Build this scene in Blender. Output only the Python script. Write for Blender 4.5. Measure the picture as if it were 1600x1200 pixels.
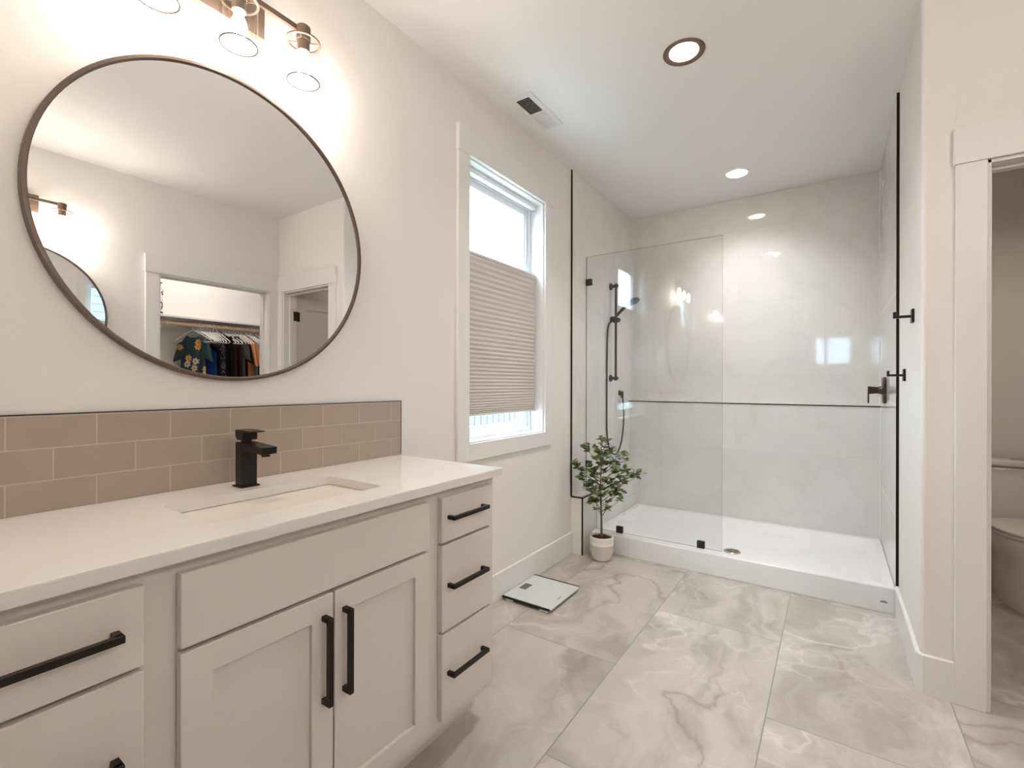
import bpy, bmesh, math, random
from mathutils import Vector, Matrix, Euler
from math import sin, cos, pi, sqrt, radians

for o in list(bpy.data.objects):
    bpy.data.objects.remove(o)
SC = bpy.context.scene
COL = SC.collection
random.seed(7)

# ------------------------------------------------------------------ camera
YAW, ROLL, FPX = 0.5978, 0.0022, 737.4
cd = bpy.data.cameras.new('camera'); cam = bpy.data.objects.new('camera', cd); COL.objects.link(cam)
r_ = Vector((cos(YAW), sin(YAW), 0)); f_ = Vector((-sin(YAW), cos(YAW), 0)); u_ = Vector((0, 0, 1))
r2 = r_*cos(ROLL)+u_*sin(ROLL); u2 = u_*cos(ROLL)-r_*sin(ROLL)
M = Matrix((r2, u2, -f_)).transposed().to_4x4(); M.translation = Vector((1.56, 0, 1.215))
cam.matrix_world = M
cd.sensor_width = 36; cd.sensor_fit = 'HORIZONTAL'; cd.lens = FPX/1600*36; cd.clip_start = 0.02; cd.clip_end = 200
SC.camera = cam

# ------------------------------------------------------------------ world, exposure
SC.view_settings.view_transform = 'Standard'; SC.view_settings.look = 'None'
SC.view_settings.exposure = 1.29; SC.view_settings.gamma = 1; SC.view_settings.use_curve_mapping = False
w = bpy.data.worlds.new('sky'); SC.world = w; w.use_nodes = True
wn = w.node_tree.nodes; wl = w.node_tree.links
bg = wn['Background']; bg.inputs[0].default_value = (0.60, 0.81, 0.98, 1); bg.inputs[1].default_value = 14.0
W_BULB, W_CAN = 2.15, 4.4
LAMP = (1.0, 0.88, 0.77)
CANCOL = (1.0, 0.98, 0.965)

# ------------------------------------------------------------------ materials
MATS = {}
def nt_new(name):
    m = bpy.data.materials.new(name); m.use_nodes = True
    MATS[name] = m
    return m, m.node_tree, m.node_tree.nodes['Principled BSDF']
def mat(name, col, rough=0.5, metal=0.0, spec=0.5, coat=0.0, noise=0.0, nscale=30, bump=0.0, bscale=200):
    if name in MATS: return MATS[name]
    m, nt, p = nt_new(name)
    p.inputs['Base Color'].default_value = (*col, 1); p.inputs['Roughness'].default_value = rough
    p.inputs['Metallic'].default_value = metal; p.inputs['Specular IOR Level'].default_value = spec
    p.inputs['Coat Weight'].default_value = coat; p.inputs['Coat Roughness'].default_value = 0.05
    tc = nt.nodes.new('ShaderNodeTexCoord')
    if noise:
        n = nt.nodes.new('ShaderNodeTexNoise'); n.inputs['Scale'].default_value = nscale; n.inputs['Detail'].default_value = 4
        nt.links.new(tc.outputs['Object'], n.inputs['Vector'])
        mx = nt.nodes.new('ShaderNodeMix'); mx.data_type = 'RGBA'
        mx.inputs[6].default_value = (*[c*(1-noise) for c in col], 1); mx.inputs[7].default_value = (*[min(1, c*(1+noise)) for c in col], 1)
        nt.links.new(n.outputs[0], mx.inputs[0]); nt.links.new(mx.outputs[2], p.inputs['Base Color'])
    if bump:
        n2 = nt.nodes.new('ShaderNodeTexNoise'); n2.inputs['Scale'].default_value = bscale; n2.inputs['Detail'].default_value = 3
        nt.links.new(tc.outputs['Object'], n2.inputs['Vector'])
        b = nt.nodes.new('ShaderNodeBump'); b.inputs['Strength'].default_value = bump; b.inputs['Distance'].default_value = 0.002
        nt.links.new(n2.outputs[0], b.inputs['Height']); nt.links.new(b.outputs[0], p.inputs['Normal'])
    return m
def emis(name, col, s):
    m = bpy.data.materials.new(name); m.use_nodes = True; nt = m.node_tree; MATS[name] = m
    nt.nodes.remove(nt.nodes['Principled BSDF'])
    e = nt.nodes.new('ShaderNodeEmission'); e.inputs[0].default_value = (*col, 1); e.inputs[1].default_value = s
    nt.links.new(e.outputs[0], nt.nodes['Material Output'].inputs[0])
    return m
def thin_glass(name, tint, ior=1.5, extra=1.0):
    m = bpy.data.materials.new(name); m.use_nodes = True; nt = m.node_tree; MATS[name] = m
    nt.nodes.remove(nt.nodes['Principled BSDF'])
    t = nt.nodes.new('ShaderNodeBsdfTransparent'); t.inputs[0].default_value = (*tint, 1)
    g = nt.nodes.new('ShaderNodeBsdfGlossy'); g.inputs['Roughness'].default_value = 0.0
    fr = nt.nodes.new('ShaderNodeFresnel'); ge = nt.nodes.new('ShaderNodeNewGeometry')
    im = nt.nodes.new('ShaderNodeMix'); im.data_type = 'FLOAT'; im.inputs[2].default_value = ior; im.inputs[3].default_value = 1/ior
    nt.links.new(ge.outputs['Backfacing'], im.inputs[0]); nt.links.new(im.outputs[0], fr.inputs[0])
    mu = nt.nodes.new('ShaderNodeMath'); mu.operation = 'MULTIPLY'; mu.inputs[1].default_value = extra; mu.use_clamp = True
    mx = nt.nodes.new('ShaderNodeMixShader')
    nt.links.new(fr.outputs[0], mu.inputs[0]); nt.links.new(mu.outputs[0], mx.inputs[0])
    nt.links.new(t.outputs[0], mx.inputs[1]); nt.links.new(g.outputs[0], mx.inputs[2])
    nt.links.new(mx.outputs[0], nt.nodes['Material Output'].inputs[0])
    return m
class NB:  # small node helper
    def __init__(s, nt): s.nt = nt
    def n(s, t, **k):
        x = s.nt.nodes.new(t)
        for a, b in k.items(): setattr(x, a, b)
        return x
    def plug(s, inp, v):
        if hasattr(v, 'is_linked') or hasattr(v, 'links'): s.nt.links.new(v, inp)
        else: inp.default_value = v
    def m(s, op, a, b=0.0, c=None, clamp=False):
        x = s.n('ShaderNodeMath', operation=op); x.use_clamp = clamp
        s.plug(x.inputs[0], a); s.plug(x.inputs[1], b)
        if c is not None: s.plug(x.inputs[2], c)
        return x.outputs[0]
    def mix(s, f, a, b):
        x = s.n('ShaderNodeMix', data_type='RGBA')
        s.plug(x.inputs[0], f); s.plug(x.inputs[6], a); s.plug(x.inputs[7], b)
        return x.outputs[2]
    def ramp(s, v, pts):
        x = s.n('ShaderNodeValToRGB'); s.plug(x.inputs[0], v)
        el = x.color_ramp.elements
        while len(el) < len(pts): el.new(0.5)
        for e, (p, c) in zip(el, pts): e.position = p; e.color = (c, c, c, 1) if not hasattr(c, '__len__') else (*c, 1)
        return x.outputs[0]
    def noise(s, vec, scale, detail=5, rough=0.55, dist=0.0):
        x = s.n('ShaderNodeTexNoise'); s.plug(x.inputs['Vector'], vec)
        x.inputs['Scale'].default_value = scale; x.inputs['Detail'].default_value = detail
        x.inputs['Roughness'].default_value = rough; x.inputs['Distortion'].default_value = dist
        return x.outputs[0]
    def xyz(s, vec):
        x = s.n('ShaderNodeSeparateXYZ'); s.plug(x.inputs[0], vec); return x.outputs
    def comb(s, a, b, c):
        x = s.n('ShaderNodeCombineXYZ')
        for i, v in enumerate((a, b, c)): s.plug(x.inputs[i], v)
        return x.outputs[0]

def tiled(name, axis_u, axis_v, u0, v0, tu, tv, stagger, base, grout, gw, rough, veins, stag_on='u'):
    """large format tile: cell maths in object space, veins different in every tile"""
    m, nt, p = nt_new(name); B = NB(nt)
    tc = B.n('ShaderNodeTexCoord'); X = B.xyz(tc.outputs['Object'])
    U, V = X[axis_u], X[axis_v]
    # rows along v; each row shifts along u
    rv = B.m('DIVIDE', B.m('SUBTRACT', V, v0), tv); row = B.m('FLOOR', rv)
    sh = B.m('MULTIPLY', B.m('FLOORED_MODULO', row, 2.0), stagger)
    ru = B.m('SUBTRACT', B.m('DIVIDE', B.m('SUBTRACT', U, u0), tu), sh); colm = B.m('FLOOR', ru)
    fu = B.m('FRACT', ru); fv = B.m('FRACT', rv)
    fu = B.m('FLOORED_MODULO', ru, 1.0); fv = B.m('FLOORED_MODULO', rv, 1.0)
    du = B.m('MULTIPLY', B.m('MINIMUM', fu, B.m('SUBTRACT', 1.0, fu)), tu)
    dv = B.m('MULTIPLY', B.m('MINIMUM', fv, B.m('SUBTRACT', 1.0, fv)), tv)
    d = B.m('MINIMUM', du, dv)
    gm = B.m('LESS_THAN', d, gw/2)
    wn_ = B.n('ShaderNodeTexWhiteNoise', noise_dimensions='3D'); B.plug(wn_.inputs['Vector'], B.comb(colm, row, 3.3))
    off = B.n('ShaderNodeVectorMath', operation='SCALE'); B.plug(off.inputs[0], wn_.outputs['Color']); off.inputs['Scale'].default_value = 40
    add = B.n('ShaderNodeVectorMath', operation='ADD'); B.plug(add.inputs[0], B.comb(U, V, 0.0)); B.plug(add.inputs[1], off.outputs[0])
    col = veins(B, add.outputs[0], base)
    c = B.mix(gm, col, (*grout, 1))
    nt.links.new(c, p.inputs['Base Color'])
    nt.links.new(B.m('ADD', B.m('MULTIPLY', gm, 0.5), rough), p.inputs['Roughness'])
    bp = B.n('ShaderNodeBump'); bp.inputs['Strength'].default_value = 0.35 if gw > 0.002 else 0.0; bp.inputs['Distance'].default_value = 0.001
    sm = B.m('MULTIPLY', d, 1/(gw), clamp=True); nt.links.new(sm, bp.inputs['Height']); nt.links.new(bp.outputs[0], p.inputs['Normal'])
    return m
def warp(B, vec, amt, sc):
    nz = B.n('ShaderNodeTexNoise'); B.plug(nz.inputs['Vector'], vec); nz.inputs['Scale'].default_value = sc; nz.inputs['Detail'].default_value = 5
    s = B.n('ShaderNodeVectorMath', operation='MULTIPLY_ADD'); B.plug(s.inputs[0], nz.outputs['Color']); s.inputs[1].default_value = (amt,)*3; B.plug(s.inputs[2], vec)
    return s.outputs[0]
def ridge(B, vec, sc, power, detail=3, dist=0.0):
    n = B.noise(vec, sc, detail, 0.5, dist)
    r = B.m('SUBTRACT', 1.0, B.m('ABSOLUTE', B.m('MULTIPLY', B.m('SUBTRACT', n, 0.5), 2.0)), clamp=True)
    return B.m('POWER', r, power)
def onyx(B, vec, base):
    w1 = warp(B, vec, 0.95, 1.3)
    mp = B.n('ShaderNodeMapping'); mp.inputs['Rotation'].default_value = (0, 0, 0.7); mp.inputs['Scale'].default_value = (0.8, 2.3, 1)
    B.plug(mp.inputs['Vector'], w1)
    cloud = B.noise(mp.outputs[0], 1.7, 8, 0.60, 0.9)
    cl = B.ramp(cloud, [(0.34, (base[0]*0.82, base[1]*0.81, base[2]*0.79)), (0.47, (base[0]*0.97, base[1]*0.97, base[2]*0.97)), (0.53, (base[0]*1.07, base[1]*1.07, base[2]*1.07)), (0.68, (base[0]*1.17, base[1]*1.18, base[2]*1.20))])
    wisp = B.m('MULTIPLY', ridge(B, mp.outputs[0], 1.5, 12, 6, 0.8), 0.20)
    c = B.mix(wisp, cl, (0.74, 0.70, 0.64, 1))
    big = B.ramp(B.noise(vec, 1.3, 2), [(0.44, 0.05), (0.62, 1.0)])
    v1 = B.m('MULTIPLY', ridge(B, w1, 1.25, 62, 5, 0.35), B.m('MULTIPLY', big, 0.60))
    v2 = B.m('MULTIPLY', ridge(B, warp(B, vec, 0.5, 2.2), 2.1, 95, 4, 0.2), B.m('MULTIPLY', B.ramp(B.noise(vec, 2.0, 2), [(0.48, 0.0), (0.6, 1.0)]), 0.40))
    c = B.mix(v1, c, (0.80, 0.76, 0.70, 1)); c = B.mix(v2, c, (0.80, 0.76, 0.70, 1))
    gate = B.ramp(B.noise(vec, 0.95, 1), [(0.52, 0.0), (0.60, 1.0)])
    w3 = warp(B, warp(B, vec, 0.30, 2.6), 0.06, 16.0)
    v3 = B.m('MULTIPLY', ridge(B, w3, 0.75, 105, 3, 0.25), B.m('MULTIPLY', gate, 0.65))
    return B.mix(v3, c, (0.33, 0.245, 0.17, 1))
def faint(B, vec, base):
    w1 = warp(B, vec, 0.6, 2.0)
    cl = B.ramp(B.noise(w1, 1.6, 5, 0.6), [(0.35, tuple(b*0.945 for b in base)), (0.55, base), (0.75, tuple(min(1, b*1.03) for b in base))])
    v = B.m('MULTIPLY', ridge(B, w1, 2.0, 40, 4), 0.10)
    return B.mix(v, cl, (0.42, 0.42, 0.43, 1))
def plainv(B, vec, base):
    n = B.noise(vec, 6.0, 2)
    return B.ramp(n, [(0.3, tuple(b*0.97 for b in base)), (0.7, tuple(b*1.03 for b in base))])

PAINT = mat('warm_white_wall_paint', (0.83, 0.80, 0.765), 0.55, spec=0.35, bump=0.05, bscale=260)
CEILP = mat('flat_ceiling_paint', (0.90, 0.885, 0.87), 0.9, spec=0.1)
TRIMP = mat('satin_trim_paint', (0.815, 0.805, 0.79), 0.32, spec=0.5)
CABP = mat('cabinet_paint', (0.72, 0.665, 0.605), 0.32, spec=0.5)
QUARTZ = mat('white_quartz', (0.79, 0.76, 0.72), 0.14, spec=0.5, noise=0.012, nscale=350)
PORC = mat('glazed_porcelain', (0.86, 0.845, 0.82), 0.06, spec=0.6)
ACRYL = mat('white_acrylic', (0.87, 0.865, 0.855), 0.13, spec=0.5)
BLACKM = mat('matte_black_metal', (0.022, 0.019, 0.017), 0.34, 0.6, 0.5)
DARKB = mat('dark_bronze_metal', (0.062, 0.044, 0.032), 0.33, 0.75, 0.5)
BRONZE = mat('oil_rubbed_bronze', (0.16, 0.115, 0.088), 0.42, 0.5, 0.5)
GREYM = mat('dark_grey_clip_metal', (0.035, 0.036, 0.038), 0.4, 0.4, 0.5)
CHROME = mat('brushed_nickel', (0.55, 0.50, 0.43), 0.28, 1.0)
MIRROR = mat('mirror_silver', (0.93, 0.94, 0.94), 0.0, 1.0)
VINYL = mat('white_vinyl', (0.84, 0.86, 0.87), 0.3)
WHITEP = mat('white_plastic', (0.85, 0.85, 0.84), 0.3)
DARKV = mat('duct_interior', (0.03, 0.03, 0.03), 0.9)
WOODR = mat('pine_dowel', (0.72, 0.50, 0.28), 0.5, noise=0.12, nscale=14)
GLASSW = thin_glass('window_glass', (0.97, 0.985, 0.99))
GLASSS = thin_glass('shower_glass', (0.958, 0.967, 0.968), 1.52, 1.0)
GLASSL = thin_glass('lamp_shade_glass', (0.985, 0.98, 0.975), 1.45, 0.9)
BULBM = emis('lit_filament_bulb', LAMP, 26.0)
CANM = emis('lit_led_diffuser', (1.0, 0.95, 0.88), 9.0)
FLOORM = tiled('onyx_floor_tile', 1, 0, 1.948, 0.203, 1.205, 0.577, 0.5, (0.485, 0.442, 0.40), (0.27, 0.28, 0.235), 0.0042, 0.22, onyx)
TILE_Y = tiled('shower_tile_far', 0, 2, 0.907, 0.69, 1.2, 0.597, 0.5, (0.79, 0.765, 0.735), (0.66, 0.65, 0.63), 0.0022, 0.045, faint)
TILE_X = tiled('shower_tile_side', 1, 2, 3.10, 0.515, 1.2, 0.597, 0.0, (0.79, 0.77, 0.745), (0.71, 0.69, 0.67), 0.0010, 0.045, faint)
SUBWAY = tiled('taupe_subway_tile', 1, 2, 0.399-0.1613*4, 0.905, 0.1613, 0.0772, 0.5, (0.40, 0.325, 0.265), (0.50, 0.44, 0.385), 0.0028, 0.22, plainv)

# ------------------------------------------------------------------ geometry helpers
def box(bm, lo, hi, bev=0.0, seg=1):
    res = bmesh.ops.create_cube(bm, size=1)
    vs = res['verts']
    for v in vs:
        v.co = Vector([(lo[i]+hi[i])/2 + v.co[i]*(hi[i]-lo[i]) for i in range(3)])
    if bev:
        es = set()
        for v in vs:
            for e in v.link_edges: es.add(e)
        bmesh.ops.bevel(bm, geom=list(es), offset=bev, segments=seg, affect='EDGES', profile=0.5)
def frame_of(d):
    d = d.normalized()
    a = Vector((0, 0, 1)) if abs(d.z) < 0.9 else Vector((1, 0, 0))
    x = d.cross(a).normalized(); return x, d.cross(x).normalized()
def tube(bm, pts, r, n=10, cap=True, closed=False):
    pts = [Vector(p) for p in pts]; rs = r if isinstance(r, (list, tuple)) else [r]*len(pts)
    rings = []; px = None
    N = len(pts)
    for i, p in enumerate(pts):
        if closed: d = pts[(i+1) % N]-pts[i-1]
        else: d = pts[min(i+1, N-1)]-pts[max(i-1, 0)]
        d.normalize()
        if px is None: x, y = frame_of(d)
        else:
            x = (px-d*px.dot(d)).normalized(); y = d.cross(x)
        px = x
        rings.append([bm.verts.new(p+(x*cos(2*pi*k/n)+y*sin(2*pi*k/n))*rs[i]) for k in range(n)])
    for i in range(N if closed else N-1):
        a, b = rings[i], rings[(i+1) % N]
        for k in range(n): bm.faces.new((a[k], a[(k+1) % n], b[(k+1) % n], b[k]))
    if cap and not closed:
        bm.faces.new(rings[0][::-1]); bm.faces.new(rings[-1])
def lathe(bm, prof, c=(0, 0, 0), n=40, axis='z', cap0=True, cap1=True, sq=None):
    """prof: list of (r, h)"""
    c = Vector(c); rings = []
    for r, h in prof:
        ring = []
        for k in range(n):
            a = 2*pi*k/n; x, y = r*cos(a), r*sin(a)
            v = {'z': Vector((x, y, h)), 'x': Vector((h, x, y)), 'y': Vector((x, h, -y))}[axis]
            ring.append(bm.verts.new(c+v))
        rings.append(ring)
    for a, b in zip(rings, rings[1:]):
        for k in range(n): bm.faces.new((a[k], a[(k+1) % n], b[(k+1) % n], b[k]))
    if cap0: bm.faces.new(rings[0][::-1])
    if cap1: bm.faces.new(rings[-1])
def loft(bm, rings, cap=True, closed=True):
    R = [[bm.verts.new(Vector(p)) for p in ring] for ring in rings]
    n = len(R[0])
    for a, b in zip(R, R[1:]):
        for k in range(n if closed else n-1): bm.faces.new((a[k], a[(k+1) % n], b[(k+1) % n], b[k]))
    if cap and closed: bm.faces.new(R[0][::-1]); bm.faces.new(R[-1])
def prism(bm, poly, axis, a, b):
    """poly in the two other axes (cyclic order), extruded from a to b along axis"""
    def P(p, t):
        return {0: (t, p[0], p[1]), 1: (p[0], t, p[1]), 2: (p[0], p[1], t)}[axis]
    A = [bm.verts.new(P(p, a)) for p in poly]; Bv = [bm.verts.new(P(p, b)) for p in poly]
    n = len(poly)
    bm.faces.new(A); bm.faces.new(Bv[::-1])
    for k in range(n): bm.faces.new((A[k], Bv[k], Bv[(k+1) % n], A[(k+1) % n]))
def rrect(cx, cy, hx, hy, r, n=6):
    out = []
    for qx, qy, a0 in ((1, 1, 0), (-1, 1, pi/2), (-1, -1, pi), (1, -1, 3*pi/2)):
        for k in range(n+1):
            a = a0+k*pi/2/n; out.append((cx+qx*(hx-r)+r*cos(a), cy+qy*(hy-r)+r*sin(a)))
    return out
def mk(name, bm, m, parent=None, smooth=False, ang=0.6, loc=None):
    bmesh.ops.recalc_face_normals(bm, faces=bm.faces)
    me = bpy.data.meshes.new(name); bm.to_mesh(me); bm.free()
    o = bpy.data.objects.new(name, me); COL.objects.link(o)
    for mm in (m if isinstance(m, (list, tuple)) else [m]): me.materials.append(mm)
    if smooth:
        for p in me.polygons: p.use_smooth = True
        if ang is not None:
            bm2 = bmesh.new(); bm2.from_mesh(me)
            for e in bm2.edges:
                if len(e.link_faces) == 2 and e.calc_face_angle(0) > ang: e.smooth = False
            bm2.to_mesh(me); bm2.free()
    if parent is not None:
        o.parent = parent
        o.matrix_parent_inverse = Matrix.Identity(4)
        o.location = -parent_world(parent)
    if loc: o.location = Vector(loc)
    return o
def parent_world(p):
    v = Vector((0, 0, 0))
    while p is not None: v += p.location; p = p.parent
    return v
def boxes(name, lst, m, parent=None, bev=0.0, seg=1, **k):
    bm = bmesh.new()
    for lo, hi in lst: box(bm, lo, hi, bev, seg)
    return mk(name, bm, m, parent, **k)
def thing(name, label, cat, loc=(0, 0, 0), group=None):
    o = bpy.data.objects.new(name, None); COL.objects.link(o); o.location = loc; o.empty_display_size = 0.05
    o['label'] = label; o['category'] = cat
    if group: o['group'] = group
    return o
def tag(o, label, cat, group=None):
    o['label'] = label; o['category'] = cat
    if group: o['group'] = group
    return o
def struct(o, label=None, cat=None):
    o['kind'] = 'structure'
    if label: o['label'] = label
    if cat: o['category'] = cat
    return o
def copy_tree(o, parent=None):
    c = o.copy(); COL.objects.link(c)
    if parent is not None: c.parent = parent
    for ch in o.children: copy_tree(ch, c)
    return c

# ================================================================== SETTING
ZC = 2.754
struct(boxes('floor', [((-0.14, -0.14, -0.06), (4.2, 4.4, 0))], FLOORM), 'large grey beige onyx look floor tiles with thin dark grout', 'floor')
struct(boxes('floor', [((-0.14, -4.4, -0.06), (4.6, -0.14, 0))], mat('bedroom_carpet', (0.42, 0.39, 0.35), 0.95, noise=0.1, nscale=200)), 'carpet of the room behind the doorway', 'floor')

CANS = [(0.985, 2.253), (0.978, 3.755)]
def ceiling():
    bm = bmesh.new(); half = 0.12; R = 0.064; n = 32
    xs = sorted({-0.14, 4.2} | {c[0]+s*half for c in CANS for s in (-1, 1)})
    ys = sorted({-0.14, 4.4} | {c[1]+s*half for c in CANS for s in (-1, 1)} | {2.12, 2.45} )
    vx = (0.105, 0.240); xs = sorted(set(xs) | set(vx))
    def is_can(x0, x1, y0, y1):
        cx, cy = (x0+x1)/2, (y0+y1)/2
        for c in CANS:
            if abs(cx-c[0]) < half and abs(cy-c[1]) < half: return c
    done = set()
    for x0, x1 in zip(xs, xs[1:]):
        for y0, y1 in zip(ys, ys[1:]):
            cx, cy = (x0+x1)/2, (y0+y1)/2
            if is_can(x0, x1, y0, y1): continue
            if vx[0] < cx < vx[1] and 2.12 < cy < 2.45: continue
            bm.faces.new([bm.verts.new((a, b, ZC)) for a, b in ((x0, y0), (x0, y1), (x1, y1), (x1, y0))])
    for c in CANS:
        inn = []; out = []
        for k in range(n):
            a = 2*pi*(k+0.5)/n; ca, sa = cos(a), sin(a); t = half/max(abs(ca), abs(sa))
            inn.append(bm.verts.new((c[0]+R*ca, c[1]+R*sa, ZC))); out.append(bm.verts.new((c[0]+t*ca, c[1]+t*sa, ZC)))
        for k in range(n):
            j = (k+1) % n; bm.faces.new((inn[k], out[k], out[j], inn[j]))
        for qx, qy in ((1, 1), (1, -1), (-1, 1), (-1, -1)):
            cv = bm.verts.new((c[0]+qx*half, c[1]+qy*half, ZC))
            a0 = math.atan2(qy, qx); ks = sorted(range(n), key=lambda k: abs((2*pi*(k+0.5)/n-a0+pi) % (2*pi)-pi))[:2]
            bm.faces.new((cv, out[ks[0]], out[ks[1]]))
    for f in bm.faces:
        f.normal_update()
        if f.normal.z > 0: f.normal_flip()
    me = bpy.data.meshes.new('ceiling'); bm.to_mesh(me); bm.free(); me.materials.append(CEILP)
    o = bpy.data.objects.new('ceiling', me); COL.objects.link(o); struct(o, 'flat white painted ceiling', 'ceiling')
ceiling()
struct(boxes('ceiling', [((-0.14, -0.14, 2.90), (4.2, 4.4, 2.96))], CEILP))  # unseen lid above the real ceiling, added to block sky light
struct(boxes('ceiling', [((-0.14, -4.4, 2.754), (4.6, -0.14, 2.9))], CEILP))

def wall(name, lst, m=PAINT, bev=0.0, seg=1): return struct(boxes(name, lst, m, bev=bev, seg=seg))
ZT = 2.9
# left wall with window opening
WY0, WY1, WZ0, WZ1 = 1.88, 2.65, 0.905, 2.389
wall('wall_left', [((-0.14, -0.14, 0), (0, WY0, ZT)), ((-0.14, WY1, 0), (0, 4.4, ZT)), ((-0.14, WY0, 0), (0, WY1, WZ0)), ((-0.14, WY0, WZ1), (0, WY1, ZT))])
wall('wall_far', [((0, 4.30, 0), (2.95, 4.4, ZT))])
wall('wall_wing', [((1.846, 2.452, 0), (1.96, 4.30, ZT))], bev=0.014, seg=4)
TX0, TX1, TH = 2.032, 2.742, 2.052
wall('wall_toilet_room', [((1.95, 2.452, 0), (TX0, 2.567, ZT)), ((TX1, 2.452, 0), (2.83, 2.567, ZT)), ((TX0, 2.452, TH), (TX1, 2.567, ZT))])
CY0, CY1, CH = 1.488, 2.351, 2.052
wall('wall_right', [((2.83, -0.14, 0), (2.95, CY0, ZT)), ((2.83, CY1, 0), (2.95, 4.4, ZT)), ((2.83, CY0, CH), (2.95, CY1, ZT))])
NX0, NX1 = 0.965, 1.775
wall('wall_near', [((-0.14, -0.14, 0), (NX0, -0.02, ZT)), ((NX1, -0.14, 0), (2.95, -0.02, ZT)), ((NX0, -0.14, 2.05), (NX1, -0.02, ZT))])
wall('wall_closet', [((3.93, 0.6, 0), (4.05, 3.6, ZT))]); wall('wall_closet', [((2.95, 0.6, 0), (3.93, 0.72, ZT))]); wall('wall_closet', [((2.95, 3.48, 0), (3.93, 3.6, ZT))])
wall('wall_bedroom', [((-0.14, -4.4, 0), (1.20, -4.28, ZT)), ((3.1, -4.4, 0), (4.6, -4.28, ZT)), ((1.2, -4.4, 0), (3.1, -4.28, 1.66)), ((1.2, -4.4, 2.3), (3.1, -4.28, ZT)),
     ((-0.14, -4.28, 0), (-0.02, -0.14, ZT)), ((4.48, -4.4, 0), (4.6, -0.14, ZT)), ((2.95, -0.26, 0), (4.6, -0.14, ZT))])
# shower linings
wall('wall_shower_left', [((0, 3.043, 0.41), (0.009, 4.297, ZC-0.001))], TILE_X)
wall('wall_shower_far', [((0.009, 4.285, 1.06), (1.846, 4.299, ZC-0.001))], TILE_Y)
wall('wall_shower_right', [((1.835, 3.204, 0.0), (1.846, 4.285, ZC-0.001))], TILE_X)
wall('wall_shower_base', [((0.009, 4.184, 0.0), (1.835, 4.299, 1.060))], TILE_Y)
wall('wall_ledge', [((0, 3.051, 0), (0.082, 4.3, 0.402))])
wall('wall_ledge_tile', [((0.082, 3.053, 0), (0.091, 4.184, 0.41)), ((0.009, 3.053, 0.402), (0.091, 4.184, 0.410))], TILE_X)
def trim(i, lst, m=BLACKM, bev=0, label=None):
    o = struct(boxes('trim_%d' % i, lst, m, bev=bev)); 
    if label: o['label'] = label
    return o
EDGE = mat('black_tile_edging', (0.03, 0.022, 0.018), 0.22, 0.9)
trim(1, [((-0.001, 3.0385, 0.41), (0.011, 3.0445, ZC))], EDGE, 0, 'black metal tile edge running up the left shower wall')
trim(2, [((0, 3.045, 0.402), (0.094, 3.0515, 0.4115)), ((0.086, 3.045, 0.402), (0.0945, 4.184, 0.4115)), ((0.086, 3.045, 0), (0.0945, 3.0525, 0.402))], EDGE, 0, 'black metal edging around the low tiled ledge')
trim(3, [((0.009, 4.1805, 1.0575), (1.835, 4.187, 1.0655))], EDGE, 0, 'thin black line of edging along the shower shelf')
trim(4, [((1.8335, 3.196, 0.135), (1.8475, 3.206, ZC))], EDGE, 0, 'black metal tile edge up the right shower wall')
CAULK = mat('white_caulk', (0.84, 0.83, 0.81), 0.35)
trim(5, [((0.009, 4.281, 1.0655), (0.013, 4.285, ZC)), ((1.831, 4.281, 1.0655), (1.835, 4.285, ZC)), ((0.091, 4.180, 0.13), (0.095, 4.184, 0.402)),
         ((0.009, 4.180, 0.4115), (0.013, 4.184, 1.057)), ((1.831, 4.180, 0.13), (1.835, 4.184, 1.057))], CAULK)
# baseboards
def bb(name, poly_lo_hi): return struct(boxes(name, poly_lo_hi, TRIMP, bev=0.0025))
BBH = 0.155
bb('baseboard_left', [((0, 1.397, 0), (0.0145, 3.051, BBH))])
bm = bmesh.new(); prism(bm, [(1.846, 3.197), (1.8315, 3.197), (1.8315, 2.462), (1.852, 2.4375), (1.9435, 2.4375), (1.9435, 2.452), (1.86, 2.452), (1.846, 2.466)], 2, 0, BBH)
bmesh.ops.bevel(bm, geom=[e for e in bm.edges if abs(e.verts[0].co.z-BBH) < 1e-4 and abs(e.verts[1].co.z-BBH) < 1e-4], offset=0.003, segments=1, affect='EDGES')
struct(mk('baseboard_right', bm, TRIMP))
bb('baseboard_near', [((2.8155, 0.0, 0), (2.83, 1.398, BBH)), ((0.6, -0.02, 0), (0.875, -0.0055, BBH)), ((1.863, -0.02, 0), (2.8155, -0.0055, BBH))])
bb('baseboard_toilet', [((1.96, 4.2855, 0), (2.83, 4.30, BBH)), ((1.96, 2.67, 0), (1.9745, 4.2855, BBH)), ((2.8155, 3.4, 0), (2.83, 4.2855, BBH))])

# casings
CT = 0.018
def casing_x(n, y, sgn, x0, x1, zt, right_ext=0.088):
    """casing on a wall facing -y (sgn=-1): door frame with jambs, header board"""
    o = boxes('door_%d' % n, [((x0-0.088, y-CT, 0), (x0, y, zt)), ((x1, y-CT, 0), (x1+right_ext, y, zt)),
                              ((x0-0.094, y-CT-0.006, zt), (x1+min(0.094, right_ext), y, zt+0.139))], TRIMP, bev=0.0015)
    return struct(o)
d1 = casing_x(1, 2.452, -1, TX0, TX1, TH, 0.070)
boxes('door_jamb', [((TX0-0.002, 2.446, 0), (TX0+0.012, 2.575, TH+0.002)), ((TX1-0.012, 2.446, 0), (TX1+0.002, 2.575, TH+0.002)), ((TX0, 2.446, TH-0.012), (TX1, 2.575, TH+0.002)),
                    ((TX0+0.012, 2.50, 0), (TX0+0.024, 2.535, TH-0.012)), ((TX1-0.024, 2.50, 0), (TX1-0.012, 2.535, TH-0.012)), ((TX0+0.012, 2.50, TH-0.024), (TX1-0.012, 2.535, TH-0.012))], TRIMP, d1, bev=0.001)
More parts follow.
